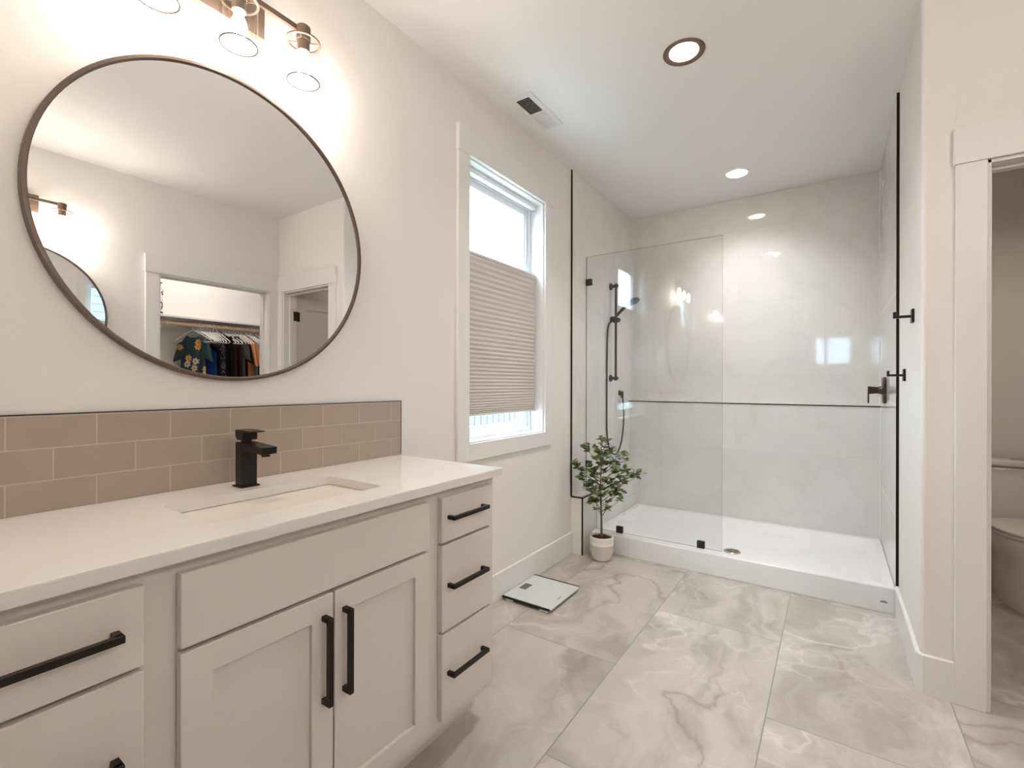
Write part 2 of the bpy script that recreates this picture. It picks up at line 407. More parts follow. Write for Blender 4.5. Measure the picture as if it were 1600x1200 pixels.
# open leaf in the toilet room, hinged on the right jamb and swung to the side wall
bm = bmesh.new()
lx0, lx1, ly0, ly1 = 2.752, 2.787, 2.585, 3.275
box(bm, (lx0+0.006, ly0, 0.012), (lx1-0.006, ly1, 2.03))
for a, b in ((ly0, ly0+0.11), (ly1-0.11, ly1)): box(bm, (lx0, a, 0.012), (lx1, b, 2.03), 0.0012)
for a, b in ((0.012, 0.24), (0.93, 1.05), (1.92, 2.03)): box(bm, (lx0+0.0005, ly0+0.10, a), (lx1-0.0005, ly1-0.10, b), 0.0012)
leaf = mk('door_leaf', bm, mat('door_paint', (0.70, 0.69, 0.68), 0.35), d1)
for hz in (0.25, 1.05, 1.84):
    bm = bmesh.new(); box(bm, (2.7295, 2.541, hz-0.045), (2.732, 2.578, hz+0.045)); box(bm, (2.7505, 2.583, hz-0.045), (2.7525, 2.62, hz+0.045)); tube(bm, [(2.741, 2.584, hz-0.047), (2.741, 2.584, hz+0.047)], 0.006, 10)
    mk('door_hinge', bm, BLACKM, d1, smooth=True)
# closet doorway casing (on wall facing -x)
def casing_y(n, x, y0, y1, zt, ext1):
    return struct(boxes('door_%d' % n, [((x-CT, y0-0.088, 0), (x, y0, zt)), ((x-CT, y1, 0), (x, y1+ext1, zt)), ((x-CT-0.006, y0-0.094, zt), (x, y1+ext1, zt+0.139))], TRIMP, bev=0.0015))
d2 = casing_y(2, 2.83, CY0, CY1, CH, 0.088)
boxes('door_jamb', [((2.824, CY0-0.002, 0), (2.955, CY0+0.012, CH+0.002)), ((2.824, CY1-0.012, 0), (2.955, CY1+0.002, CH+0.002)), ((2.824, CY0, CH-0.012), (2.955, CY1, CH+0.002)),
                    ((2.88, CY0+0.012, 0), (2.91, CY0+0.02, CH-0.012)), ((2.88, CY1-0.02, 0), (2.91, CY1-0.012, CH-0.012)), ((2.88, CY0+0.012, CH-0.02), (2.91, CY1-0.012, CH-0.012))], TRIMP, d2, bev=0.001)
d3 = struct(boxes('door_3', [((NX0-0.088, -0.02, 0), (NX0, -0.002, 2.05)), ((NX1, -0.02, 0), (NX1+0.088, -0.002, 2.05)), ((NX0-0.094, -0.02, 2.05), (NX1+0.094, 0.004, 2.19)),
                             ((NX0-0.002, -0.146, 0), (NX0+0.012, -0.014, 2.05)), ((NX1-0.012, -0.146, 0), (NX1+0.002, -0.014, 2.05)), ((NX0, -0.146, 2.038), (NX1, -0.014, 2.052))], TRIMP, bev=0.0015))

# window 1
w1 = struct(boxes('window_1', [((0, WY0-0.09, 0.816), (CT, WY0, WZ1)), ((0, WY1, 0.816), (CT, WY1+0.085, WZ1)), ((0, WY0, 0.816), (CT, WY1, WZ0)),
                               ((0, WY0-0.094, WZ1-0.003), (CT+0.007, WY1+0.094, 2.523))], TRIMP, bev=0.0015), 'narrow window cased in flat white boards beside the shower', 'window')
boxes('window_jamb', [((-0.125, WY0-0.002, WZ0), (0.004, WY0+0.012, WZ1)), ((-0.125, WY1-0.012, WZ0), (0.004, WY1+0.002, WZ1)),
                      ((-0.125, WY0, WZ1-0.012), (0.004, WY1, WZ1+0.002)), ((-0.125, WY0, WZ0-0.002), (0.006, WY1, WZ0+0.008))], TRIMP, w1, bev=0.001)
fy0, fy1, fz0, fz1 = WY0+0.012, WY1-0.012, WZ0+0.008, WZ1-0.012
def ring_frame(bm, x0, x1, y0, y1, z0, z1, t, bev=0.002):
    for lo, hi in (((x0, y0, z0), (x1, y0+t, z1)), ((x0, y1-t, z0), (x1, y1, z1)), ((x0, y0+t, z0), (x1, y1-t, z0+t)), ((x0, y0+t, z1-t), (x1, y1-t, z1))): box(bm, lo, hi, bev)
bm = bmesh.new(); ring_frame(bm, -0.135, -0.088, fy0, fy1, fz0, fz1, 0.028)
wf = mk('window_frame', bm, VINYL, w1)
bm = bmesh.new(); ring_frame(bm, -0.128, -0.098, fy0+0.03, fy1-0.03, fz0+0.022, fz1-0.028, 0.042)
box(bm, (-0.098, fy1-0.062, 1.98), (-0.093, fy1-0.044, 2.17), 0.002)
ws = mk('window_sash', bm, VINYL, w1)
boxes('window_pane', [((-0.116, fy0+0.07, fz0+0.06), (-0.112, fy1-0.07, fz1-0.066))], GLASSW, w1)
# bedroom window
w2 = struct(boxes('window_2', [((1.11, -4.28, 1.57), (1.2, -4.262, 2.3)), ((3.1, -4.28, 1.57), (3.19, -4.262, 2.3)), ((1.2, -4.28, 1.57), (3.1, -4.262, 1.66)), ((1.1, -4.28, 2.3), (3.2, -4.26, 2.43))], TRIMP))
bm = bmesh.new()
for a, b in ((1.2, 1.42), (1.42, 3.1)):
    for lo, hi in (((a, -4.37, 1.66), (a+0.035, -4.33, 2.3)), ((b-0.035, -4.37, 1.66), (b, -4.33, 2.3)), ((a+0.035, -4.37, 1.66), (b-0.035, -4.33, 1.70)), ((a+0.035, -4.37, 2.26), (b-0.035, -4.33, 2.3))): box(bm, lo, hi, 0.002)
boxes_ = mk('window_frame', bm, VINYL, w2)
boxes('window_pane', [((1.235, -4.352, 1.70), (1.385, -4.348, 2.26)), ((1.455, -4.352, 1.70), (3.065, -4.348, 2.26))], GLASSW, w2)

# ------------------------------------------------------------------ outside
def siding_mat():
    m, nt, p = nt_new('lap_siding_paint'); B = NB(nt)
    p.inputs['Base Color'].default_value = (0.05, 0.095, 0.13, 1); p.inputs['Roughness'].default_value = 0.7
    return m
def siding(name, label, plane, a0, a1, z0, z1, pos, thick, axis):
    """lap siding boards as real wedges"""
    bm = bmesh.new(); z = z0
    while z < z1-0.01:
        zt = min(z+0.15, z1)
        if axis == 'x': prism(bm, [(pos, z), (pos+0.022, z), (pos+0.004, zt), (pos, zt)], 1, a0, a1) if False else loft(bm, [[(pos-thick, a, z), (pos+0.022, a, z), (pos+0.004, a, zt), (pos-thick, a, zt)] for a in (a0, a1)])
        else: loft(bm, [[(a, pos-thick, z), (a, pos+0.022, z), (a, pos+0.004, zt), (a, pos-thick, zt)] for a in (a0, a1)])
        z = zt
    return tag(mk(name, bm, siding_mat() if 'lap_siding_paint' not in MATS else MATS['lap_siding_paint']), label, 'house')
siding('neighbour_house', 'blue grey lap-sided house wall seen outside the shower-side window', None, -3, 9, 0, 3.75, -4.6, 0.2, 'x')
nh = siding('neighbour_house', 'white lap-sided gabled house outside the rear bedroom window', None, -4, 8, 0, 3.4, -9.5, 0.2, 'y')
nh.data.materials[0] = mat('white_siding_paint', (0.72, 0.75, 0.79), 0.6)
bm = bmesh.new(); loft(bm, [[(-4.4, y, 3.2), (2.0, y, 5.2), (8.4, y, 3.2), (8.4, y, 3.0), (2.0, y, 5.0), (-4.4, y, 3.0)] for y in (-11.5, -9.2)])
rf = mk('house_roof', bm, mat('roof_shingle', (0.30, 0.31, 0.33), 0.9, noise=0.2, nscale=30), nh)
bm = bmesh.new()
loft(bm, [[(-4, y, 3.4), (2.0, y, 4.95), (8, y, 3.4)] for y in (-9.7, -9.52)]); mk('gable', bm, MATS['white_siding_paint'], nh)
bm = bmesh.new()
y = -2.5
while y < 8: box(bm, (-2.62, y, 0.05), (-2.60, y+0.13, 1.45), 0.003); y += 0.145
box(bm, (-2.66, -2.5, 0.3), (-2.62, 8, 0.4)); box(bm, (-2.66, -2.5, 1.15), (-2.62, 8, 1.25))
tag(mk('board_fence', bm, mat('fence_stain', (0.055, 0.065, 0.075), 0.7, noise=0.15, nscale=6)), 'vertical board fence low outside the shower-side window', 'fence')
struct(boxes('ground', [((-40, -40, -0.3), (40, 40, -0.07))], mat('garden_gravel', (0.30, 0.30, 0.27), 0.95, noise=0.2, nscale=20)), 'ground outside', 'ground')

# ================================================================== THINGS
# ---- recessed lights
def recessed(x, y, label, ringm, R, can_m, power, spread=140, name='recessed_light'):
    t = thing(name, label, 'ceiling light', (x, y, ZC), 'recessed ceiling lights')
    bm = bmesh.new(); lathe(bm, [(0.0655, 0.012), (0.0655, -0.0015), (R-0.012, -0.0075), (R-0.003, -0.006), (R, -0.0008), (R, -0.0002), (0.0660, -0.0002)], (x, y, ZC), 56, cap0=False, cap1=False)
    mk('trim_ring', bm, ringm, t, smooth=True)
    bm = bmesh.new(); lathe(bm, [(0.0655, 0.0), (0.052, 0.055), (0.052, 0.09)], (x, y, ZC), 56, cap0=False, cap1=False)
    mk('reflector', bm, WHITEP, t, smooth=True)
    bm = bmesh.new(); lathe(bm, [(0.0515, 0.062), (0.0515, 0.066)], (x, y, ZC), 56)
    mk('diffuser', bm, can_m, t)
    ld = bpy.data.lights.new('light_source', 'AREA'); ld.shape = 'DISK'; ld.size = 0.09; ld.energy = power; ld.color = CANCOL; ld.spread = radians(spread)
    lo = bpy.data.objects.new('light_source', ld); COL.objects.link(lo); lo.parent = t; lo.location = (0, 0, 0.055)
    return t
recessed(*CANS[0], 'large round recessed light with a dark bronze ring in the ceiling', BRONZE, 0.093, CANM, W_CAN)
recessed(*CANS[1], 'small white recessed light above the shower', WHITEP, 0.081, CANM, W_CAN*1.08, 145)


# ---- air vent
t = thing('ceiling_vent', 'white rectangular air register in the ceiling above the window', 'vent', (0.172, 2.285, ZC))
bm = bmesh.new()
x0, x1, y0, y1 = 0.1025, 0.2420, 2.100, 2.470; z0 = ZC-0.005
for lo, hi in (((x0, y0, z0), (x0+0.026, y1, ZC)), ((x1-0.032, y0, z0), (x1, y1, ZC)), ((x0+0.026, y0, z0), (x1-0.032, y0+0.034, ZC)), ((x0+0.026, y1-0.020, z0), (x1-0.032, y1, ZC)), ((x0+0.026, 2.284, z0), (x1-0.032, 2.304, ZC))): box(bm, lo, hi, 0.0012)
mk('face_plate', bm, TRIMP, t)
ix0, ix1 = x0+0.024, x1-0.030
for (a, b, s, nm) in ((2.135, 2.283, 1, 'louver_bank'), (2.305, 2.449, -1, 'louver_bank')):
    bm = bmesh.new(); n = 11
    for k in range(n):
        yc = a+(k+0.5)*(b-a)/n; dy = 0.0052*s
        loft(bm, [[(x, yc-dy-0.0006, ZC-0.003), (x, yc-dy+0.0006, ZC-0.003), (x, yc+dy+0.0006, ZC+0.007), (x, yc+dy-0.0006, ZC+0.007)] for x in (ix0, ix1)])
    mk(nm, bm, TRIMP, t)
bm = bmesh.new()
box(bm, (0.106, 2.121, ZC+0.06), (0.239, 2.449, ZC+0.064))
for lo, hi in (((0.1055, 2.1205, ZC+0.001), (0.1075, 2.4495, ZC+0.06)), ((0.2375, 2.1205, ZC+0.001), (0.2395, 2.4495, ZC+0.06)), ((0.1075, 2.1205, ZC+0.001), (0.2375, 2.1225, ZC+0.06)), ((0.1075, 2.4475, ZC+0.001), (0.2375, 2.4495, ZC+0.06))): box(bm, lo, hi)
mk('duct_boot', bm, DARKV, t)

# ---- vanity cabinet
XFr, XFf = 0.525, 0.5455
V0, V1 = 0.035, 1.395
t = thing('vanity_cabinet', 'long white painted bathroom vanity cabinet with black pulls', 'cabinet', (0.3, 0.715, 0))
bm = bmesh.new()
box(bm, (0.001, V0, 0.115), (0.505, V1-0.02, 0.881))
box(bm, (0.001, V1-0.018, 0.0), (0.440, V1, 0.881)); box(bm, (0.440, V1-0.018, 0.115), (0.5055, V1, 0.881))
# face frame
for a, b in ((V0, 0.075), (0.317, 0.394), (1.035, 1.110), (1.355, V1)): box(bm, (0.505, a, 0.115), (XFr, b, 0.881), 0.0007)
for a, b in ((0.115, 0.165), (0.845, 0.881)): box(bm, (0.504, V0, a), (XFr-0.0004, V1-0.001, b))
for a, b in ((0.690, 0.725),): box(bm, (0.504, V0, a), (XFr-0.0004, V1-0.001, b))
for a, b in ((1.10, 1.36), (0.07, 0.32)): box(bm, (0.504, a, 0.41), (XFr-0.0004, b, 0.44))
box(bm, (0.420, V0, 0.0), (0.438, V1-0.018, 0.115))
mk('cabinet_body', bm, CABP, t)
def slab(name, y0, y1, z0, z1): 
    return boxes(name, [((XFr+0.0005, y0, z0), (XFf, y1, z1))], CABP, t, bev=0.0022, seg=2)
def pull(par, p0, p1, L=0.013):
    """square bar pull; p0,p1 end centres on the front plane"""
    bm = bmesh.new(); s = 0.0062; out = 0.031
    p0 = Vector(p0); p1 = Vector(p1)
    lo = Vector((XFf+out-2*s, min(p0.y, p1.y)-s, min(p0.z, p1.z)-s)); hi = Vector((XFf+out, max(p0.y, p1.y)+s, max(p0.z, p1.z)+s))
    box(bm, lo, hi, 0.0007)
    for p in (p0, p1): box(bm, (XFf-0.0005, p.y-s, p.z-s), (XFf+out-s, p.y+s, p.z+s), 0.0005)
    o = mk('handle', bm, BLACKM, par); o['label'] = 'black square bar handle'
    return o
f = slab('drawer', 1.102, 1.3655, 0.712, 0.855); pull(f, (0, 1.133, 0.790), (0, 1.305, 0.790))
f = slab('drawer', 1.102, 1.3655, 0.430, 0.703); pull(f, (0, 1.133, 0.573), (0, 1.305, 0.573))
f = slab('drawer', 1.102, 1.3655, 0.152, 0.4225); pull(f, (0, 1.133, 0.293), (0, 1.305, 0.293))
f = slab('drawer', 0.064, 0.327, 0.712, 0.855); pull(f, (0, 0.105, 0.784), (0, 0.285, 0.784))
f = slab('drawer', 0.064, 0.327, 0.430, 0.703); pull(f, (0, 0.105, 0.566), (0, 0.285, 0.566))
f = slab('drawer', 0.064, 0.327, 0.152, 0.4225); pull(f, (0, 0.105, 0.286), (0, 0.285, 0.286))
slab('false_front', 0.384, 1.0455, 0.712, 0.855)
def shaker(y0, y1, z0, z1, hy):
    bm = bmesh.new(); s = 0.0575; xb = XFr+0.0005
    box(bm, (xb, y0+s-0.004, z0+s-0.004), (XFf-0.010, y1-s+0.004, z1-s+0.004))
    for lo, hi in (((xb, y0, z0), (XFf, y0+s, z1)), ((xb, y1-s, z0), (XFf, y1, z1))): box(bm, lo, hi, 0.0018, 2)
    for a, b in ((z0, z0+s), (z1-s, z1)): box(bm, (xb, y0+s-0.003, a), (XFf-0.00015, y1-s+0.003, b), 0.0012, 1)
    d = mk('door', bm, CABP, t)
    pull(d, (0, hy, 0.650), (0, hy, 0.452))
shaker(0.384, 0.7125, 0.152, 0.703, 0.686); shaker(0.7165, 1.0455, 0.152, 0.703, 0.744)

# ---- countertop with sink cut-out
SX0, SX1, SY0, SY1 = 0.178, 0.442, 0.484, 0.953
bm = bmesh.new()
hole = rrect((SX0+SX1)/2, (SY0+SY1)/2, (SX1-SX0)/2, (SY1-SY0)/2, 0.014, 5)
ox0, ox1, oy0, oy1 = 0.0005, 0.558, 0.0, 1.412
def ring_pts(z): return [bm.verts.new((x, y, z)) for x, y in hole]
zt, zb = 0.908, 0.8815
ht = ring_pts(zt); hb = ring_pts(zb)
oc = {}
for z in (zt, zb): oc[z] = [bm.verts.new((x, y, z)) for x, y in ((ox1, oy1), (ox0, oy1), (ox0, oy0), (ox1, oy0))]
n = len(hole); q = n//4
for z, H, flip in ((zt, ht, 0), (zb, hb, 1)):
    C_ = oc[z]
    for s in range(4):
        idx = [(s*q+k) % n for k in range(q)]
        for k in range(q-1):
            bm.faces.new((C_[s], H[idx[k+1]], H[idx[k]]))
        a = H[idx[-1]]; b = H[((s+1)*q) % n]
        bm.faces.new((C_[s], C_[(s+1) % 4], b, a))
for k in range(n): bm.faces.new((ht[k], ht[(k+1) % n], hb[(k+1) % n], hb[k]))
for s in range(4): bm.faces.new((oc[zt][s], oc[zt][(s+1) % 4], oc[zb][(s+1) % 4], oc[zb][s]))
bmesh.ops.recalc_face_normals(bm, faces=bm.faces)
ee = [e for e in bm.edges if e.calc_face_angle(0) > 0.8]
bmesh.ops.bevel(bm, geom=ee, offset=0.0016, segments=2, affect='EDGES')
tag(mk('countertop', bm, QUARTZ, smooth=True, ang=0.4), 'cream white quartz countertop with a rectangular sink cut-out', 'countertop')
# ---- undermount sink
t = thing('sink', 'white rectangular undermount sink basin set in the countertop', 'sink', (0.31, 0.7185, 0.74))
cx, cy, hx, hy = 0.31, 0.7185, 0.141, 0.243
prof = [(1.0, 1.0, 0.8805, .02), (1.0, 1.0, 0.872, .02), (0.985, 0.99, 0.80, .03), (0.95, 0.97, 0.775, .05), (0.86, 0.92, 0.764, .05), (0.3, 0.2, 0.757, .03)]
rings = [[(x, y, z) for x, y in rrect(cx, cy, hx*a, hy*b, r_c, 6)] for a, b, z, r_c in prof]
outer = [[(x, y, z) for x, y in rrect(cx, cy, hx*a+0.02, hy*b+0.02, r_c+0.01, 6)] for a, b, z, r_c in ((1, 1, 0.8805, .02), (1, 1, 0.80, .03), (0.8, 0.9, 0.748, .05))]
bm = bmesh.new(); loft(bm, outer[::-1]+rings)
mk('basin', bm, PORC, t, smooth=True, ang=0.7)
bm = bmesh.new(); lathe(bm, [(0.022, 0), (0.022, 0.004), (0.015, 0.0055)], (0.31, 0.7185, 0.7565), 24); mk('drain', bm, BLACKM, t, smooth=True)

# ---- faucet
t = thing('faucet', 'black square single-handle faucet behind the sink', 'faucet', (0.105, 0.722, 0.908))
fy = 0.7215; hw = 0.0215
boxes('base_plate', [((0.0775, fy-0.0275, 0.9082), (0.1325, fy+0.0275, 0.9125))], BLACKM, t, bev=0.0008)
bm = bmesh.new(); box(bm, (0.0845, fy-hw, 0.9125), (0.1265, fy+hw, 1.0405), 0.0012, 2)
mk('faucet_body', bm, BLACKM, t)
bm = bmesh.new(); loft(bm, [[(0.120, y, 1.0165), (0.2335, y, 1.0135), (0.2350, y, 1.0145), (0.2350, y, 1.0330), (0.120, y, 1.0405)] for y in (fy-hw, fy+hw)])
mk('spout', bm, BLACKM, t)
bm = bmesh.new(); lathe(bm, [(0.0115, 0.0075), (0.0115, 0.0175)], (0.2155, fy, 0.998), 20); mk('aerator', bm, BLACKM, t, smooth=True)
bm = bmesh.new(); lathe(bm, [(0.0145, 0), (0.0145, 0.012)], (0.1055, fy, 1.0395), 24)
loft(bm, [[(0.093, y, 1.0475), (0.1265, y, 1.0475), (0.1265, y, 1.0665), (0.1710, y, 1.0725), (0.1710, y, 1.0750), (0.1265, y, 1.0770), (0.0835, y, 1.0770), (0.0835, y, 1.0590)] for y in (fy-hw, fy+hw)])
mk('lever_handle', bm, BLACKM, t)

# ---- backsplash
bs = tag(boxes('tile_backsplash', [((0.0003, 0.0, 0.9085), (0.008, 1.4215, 1.139))], SUBWAY), 'three rows of taupe subway tile behind the countertop', 'backsplash')
boxes('edge_trim', [((0.0003, 0.0, 1.139), (0.0092, 1.424, 1.1415)), ((0.0003, 1.4215, 0.9085), (0.0092, 1.424, 1.139))], BLACKM, bs)

# ---- round mirrors
def round_mirror(label, x, y, z, R, face):
    t = thing('round_mirror', label, 'mirror', (x, y, z), 'round black framed mirrors')
    bm = bmesh.new(); n = 128
    prof = [(R, 0.0), (R, 0.0235), (R-0.0015, 0.025), (R-0.0085, 0.025), (R-0.010, 0.0235), (R-0.010, 0.021), (R-0.0125, 0.020), (R-0.0125, 0.002)]
    rings = []
    for r, h in prof+[prof[0]]:
        rings.append([(x+face*h, y+r*cos(2*pi*k/n), z+r*sin(2*pi*k/n)) for k in range(n)])
    loft(bm, rings, cap=False)
    mk('mirror_frame', bm, mat('mirror_frame_bronze', (0.12, 0.088, 0.066), 0.42, 0.4), t, smooth=True, ang=0.5)
    bm = bmesh.new(); lathe(bm, [(R-0.012, face*0.010), (R-0.012, face*0.018)], (x, y, z), n, 'x')
    mk('mirror_glass', bm, MIRROR, t)
    return t
rm = round_mirror('big round mirror in a thin dark frame over the sink', 0.0024, 0.7275, 1.6935, 0.4705, 1)
rm.rotation_euler = (0, 0.003, 0)   # hangs a hair forward at the top
rm = round_mirror('second round mirror, seen only inside the big mirror on the opposite wall', 2.8170, 0.715, 1.66, 0.455, -1)
rm.rotation_euler = (0, 0, -0.025)

# ---- vanity lights
def vanity_light(label, x, yc, dz, face, sp=0.2095, power=W_BULB):
    t = thing('vanity_light', label, 'wall light', (x, yc, 2.40+dz), 'three-lamp vanity lights')
    X = lambda a: x+face*a
    def bx(name, lst, m, par=t, bev=0.001):
        out = []
        for lo, hi in lst: out.append(((min(X(lo[0]), X(hi[0])), lo[1], lo[2]+dz), (max(X(lo[0]), X(hi[0])), hi[1], hi[2]+dz)))
        return boxes(name, out, m, par, bev=bev)
    bx('back_plate', [((0.0005, yc-0.108, 2.337), (0.021, yc+0.108, 2.452))], BRONZE)
    bx('arm', [((0.021, yc-0.012, 2.404), (0.060, yc+0.012, 2.422))], BRONZE)
    bx('cross_bar', [((0.0585, yc-0.236, 2.4035), (0.0705, yc+0.236, 2.4215))], BRONZE)
    for k in (-1, 0, 1):
        y = yc+k*sp; c = (X(0.0765), y, dz)
        bm = bmesh.new(); lathe(bm, [(0.0205, 2.371), (0.0225, 2.373), (0.0225, 2.418), (0.0205, 2.4205)], c, 32); hd = mk('lamp_holder', bm, BRONZE, t, smooth=True)
        bm = bmesh.new(); lathe(bm, [(0.0195, 2.336), (0.0195, 2.3705)], c, 32, cap0=True); mk('socket', bm, BRONZE, hd, smooth=True)
        bm = bmesh.new(); rr = [(0.0475, 2.3655), (0.0545, 2.3655), (0.0545, 2.3705), (0.0475, 2.3705), (0.0475, 2.3655)]
        lathe(bm, rr, c, 48, cap0=False, cap1=False)
        for a in range(4):
            dx, dy = cos(a*pi/2+pi/4), sin(a*pi/2+pi/4)
            tube(bm, [(c[0]+dx*0.020, c[1]+dy*0.020, 2.368+dz), (c[0]+dx*0.049, c[1]+dy*0.049, 2.368+dz)], 0.0016, 6)
        mk('shade_ring', bm, BRONZE, hd, smooth=True)
        bm = bmesh.new(); lathe(bm, [(0.0515, 2.3650), (0.0515, 2.2350), (0.0495, 2.2350), (0.0495, 2.3650), (0.0515, 2.3650)], c, 48, cap0=False, cap1=False)
        gs = mk('glass_shade', bm, GLASSL, hd, smooth=True)
        bm = bmesh.new(); tube(bm, [(c[0]+0.0505*cos(2*pi*j/48), c[1]+0.0505*sin(2*pi*j/48), 2.2345+dz) for j in range(48)], 0.0023, 8, closed=True)
        bmesh.ops.translate(bm, verts=bm.verts, vec=(0, 0, 0)); mk('shade_rim', bm, mat('polished_glass_rim', (0.012, 0.009, 0.007), 0.4, spec=0.1), hd, smooth=True)
        bm = bmesh.new(); lathe(bm, [(0.0125, 2.3355), (0.013, 2.322), (0.020, 2.306), (0.0235, 2.290), (0.021, 2.272), (0.013, 2.262), (0.003, 2.259)], c, 28)
        mk('bulb', bm, BULBM, hd, smooth=True)
        ld = bpy.data.lights.new('light_source', 'POINT'); ld.energy = power; ld.color = LAMP; ld.shadow_soft_size = 0.02
        lo = bpy.data.objects.new('light_source', ld); COL.objects.link(lo); lo.parent = t; lo.location = (c[0]-t.location.x, c[1]-t.location.y, 2.250+dz-t.location.z)
    return t
vanity_light('bronze three-lamp light with clear glass shades above the big mirror', 0.0, 0.7115, 0.0, 1)
vanity_light('bronze three-lamp light reflected at the left edge of the big mirror', 2.83, 0.705, -0.02, -1, power=W_BULB*1.5)

# ---- cellular shade
t = thing('cellular_shade', 'taupe pleated window shade drawn down from mid window', 'window shade', (-0.06, 2.265, 1.04))
sy0, sy1 = WY0+0.016, WY1-0.019
boxes('head_rail', [((-0.078, sy0, 2.348), (-0.042, sy1, 2.376))], VINYL, t, bev=0.003, seg=2)
boxes('middle_rail', [((-0.074, sy0, 1.918), (-0.052, sy1, 1.934))], mat('shade_rail', (0.66, 0.63, 0.60), 0.4), t, bev=0.003, seg=2)
boxes('bottom_rail', [((-0.076, sy0, 1.040), (-0.050, sy1, 1.052))], mat('shade_rail2', (0.72, 0.70, 0.67), 0.4), t, bev=0.002, seg=2)
m, nt, p = nt_new('shade_fabric'); B = NB(nt)
nt.nodes.remove(p); df = B.n('ShaderNodeBsdfDiffuse'); tr = B.n('ShaderNodeBsdfTranslucent'); mx = B.n('ShaderNodeMixShader'); mx.inputs[0].default_value = 0.10
df.inputs[0].default_value = (0.68, 0.63, 0.59, 1); tr.inputs[0].default_value = (0.55, 0.50, 0.45, 1)
nt.links.new(df.outputs[0], mx.inputs[1]); nt.links.new(tr.outputs[0], mx.inputs[2]); nt.links.new(mx.outputs[0], nt.nodes['Material Output'].inputs[0])
bm = bmesh.new(); zs = []; z = 1.053; k = 0
N = 37
for k in range(N+1): zs.append(1.0525+(1.918-1.0525)*((k/N)**1.55*0.72+0.28*(k/N)))
front = []
for a, b in zip(zs, zs[1:]):
    front += [(-0.058, a), (-0.0515, (a+b)/2)]
front.append((-0.058, zs[-1])); back = [(-0.066 - (x+0.058), z) for x, z in front][::-1]
prof = front+back
loft(bm, [[(x, yy, z) for x, z in prof] for yy in (sy0+0.002, sy1-0.002)], cap=False)
mk('pleated_fabric', bm, m, t)
for yy in (sy0+0.10, sy1-0.10):
    bm = bmesh.new(); tube(bm, [(-0.0625, yy, 1.93), (-0.0625, yy, 2.35)], 0.0006, 5); mk('lift_cord', bm, VINYL, t)

# ---- shower tray
t = thing('shower_tray', 'white acrylic shower tray with a raised front curb', 'shower tray', (0.96, 3.7, 0))
DY = 3.505
TXa, TXb, TYa, TYb, TZ = 0.0915, 1.8345, 3.204, 4.1835, 0.136
def rr(x0, x1, y0, y1, r, z, n=6): return [(x, y, z) for x, y in rrect((x0+x1)/2, (y0+y1)/2, (x1-x0)/2, (y1-y0)/2, r, n)]
rings = [rr(TXa, TXb, TYa, TYb, 0.002, 0.0005), rr(TXa, TXb, TYa, TYb, 0.002, TZ-0.006), rr(TXa+0.004, TXb-0.004, TYa+0.005, TYb-0.004, 0.004, TZ),
         rr(TXa+0.045, TXb-0.045, TYa+0.066, TYb-0.050, 0.05, TZ), rr(TXa+0.052, TXb-0.052, TYa+0.072, TYb-0.057, 0.055, TZ-0.006),
         rr(TXa+0.085, TXb-0.085, TYa+0.095, TYb-0.105, 0.07, 0.090), rr(TXa+0.10, TXb-0.10, TYa+0.112, TYb-0.125, 0.07, 0.083),
         rr(0.99-0.16, 0.99+0.16, 3.47-0.10, 3.60+0.12, 0.09, 0.079), rr(0.99-0.06, 0.99+0.06, DY-0.058, DY+0.058, 0.056, 0.076)]
bm = bmesh.new(); loft(bm, rings)
mk('tray_body', bm, ACRYL, t, smooth=True, ang=0.55)
bm = bmesh.new(); lathe(bm, [(0.054, 0), (0.054, 0.004), (0.050, 0.0065), (0.043, 0.0058), (0.042, 0.0035)], (0.992, DY, 0.0765), 40)
dr = mk('drain', bm, CHROME, t, smooth=True); dr['label'] = 'round brushed metal drain'
bm = bmesh.new()
for i in range(-3, 4):
    for j in range(-3, 4):
        if i*i+j*j <= 10: box(bm, (0.992+i*0.011-0.0036, DY+j*0.011-0.0036, 0.0798), (0.992+i*0.011+0.0036, DY+j*0.011+0.0036, 0.0803))
mk('drain_hole', bm, DARKV, dr)
bm = bmesh.new(); pts = [(1.785+0.0165*cos(pi*k/16), 0.050+0.0125*sin(pi*k/16)) for k in range(17)]
prism(bm, pts, 1, 3.2025, 3.204); em = mk('emblem', bm, mat('emblem_grey', (0.35, 0.32, 0.28), 0.4, 0.3), t); em['label'] = 'small grey half-round emblem on the curb'

# ---- shower glass
t = thing('glass_panel', 'frameless clear glass shower screen standing on the curb', 'shower screen', (0.5, 3.276, TZ))
GY, GT = 3.276, 0.004
bm = bmesh.new(); prism(bm, [(0.012, 2.178), (0.012, 0.4135), (0.0975, 0.4135), (0.0975, 0.1385), (0.969, 0.1385), (0.969, 2.178)], 1, GY-GT, GY+GT)
gl = mk('glass_sheet', bm, [GLASSS, mat('glass_edge', (0.10, 0.15, 0.14), 0.15)], t)
for p in gl.data.polygons:
    if abs(p.normal.y) < 0.5: p.material_index = 1
for z in (1.985, 0.613): boxes('wall_clip', [((0.0095, GY-0.011, z-0.0235), (0.055, GY-GT, z+0.0235)), ((0.0095, GY+GT, z-0.0235), (0.055, GY+0.011, z+0.0235))], GREYM, t, bev=0.001)
for x in (0.279, 0.840): boxes('curb_clip', [((x-0.0235, GY-0.011, TZ+0.0005), (x+0.0235, GY-GT, TZ+0.047)), ((x-0.0235, GY+GT, TZ+0.0005), (x+0.0235, GY+0.011, TZ+0.047))], GREYM, t, bev=0.001)

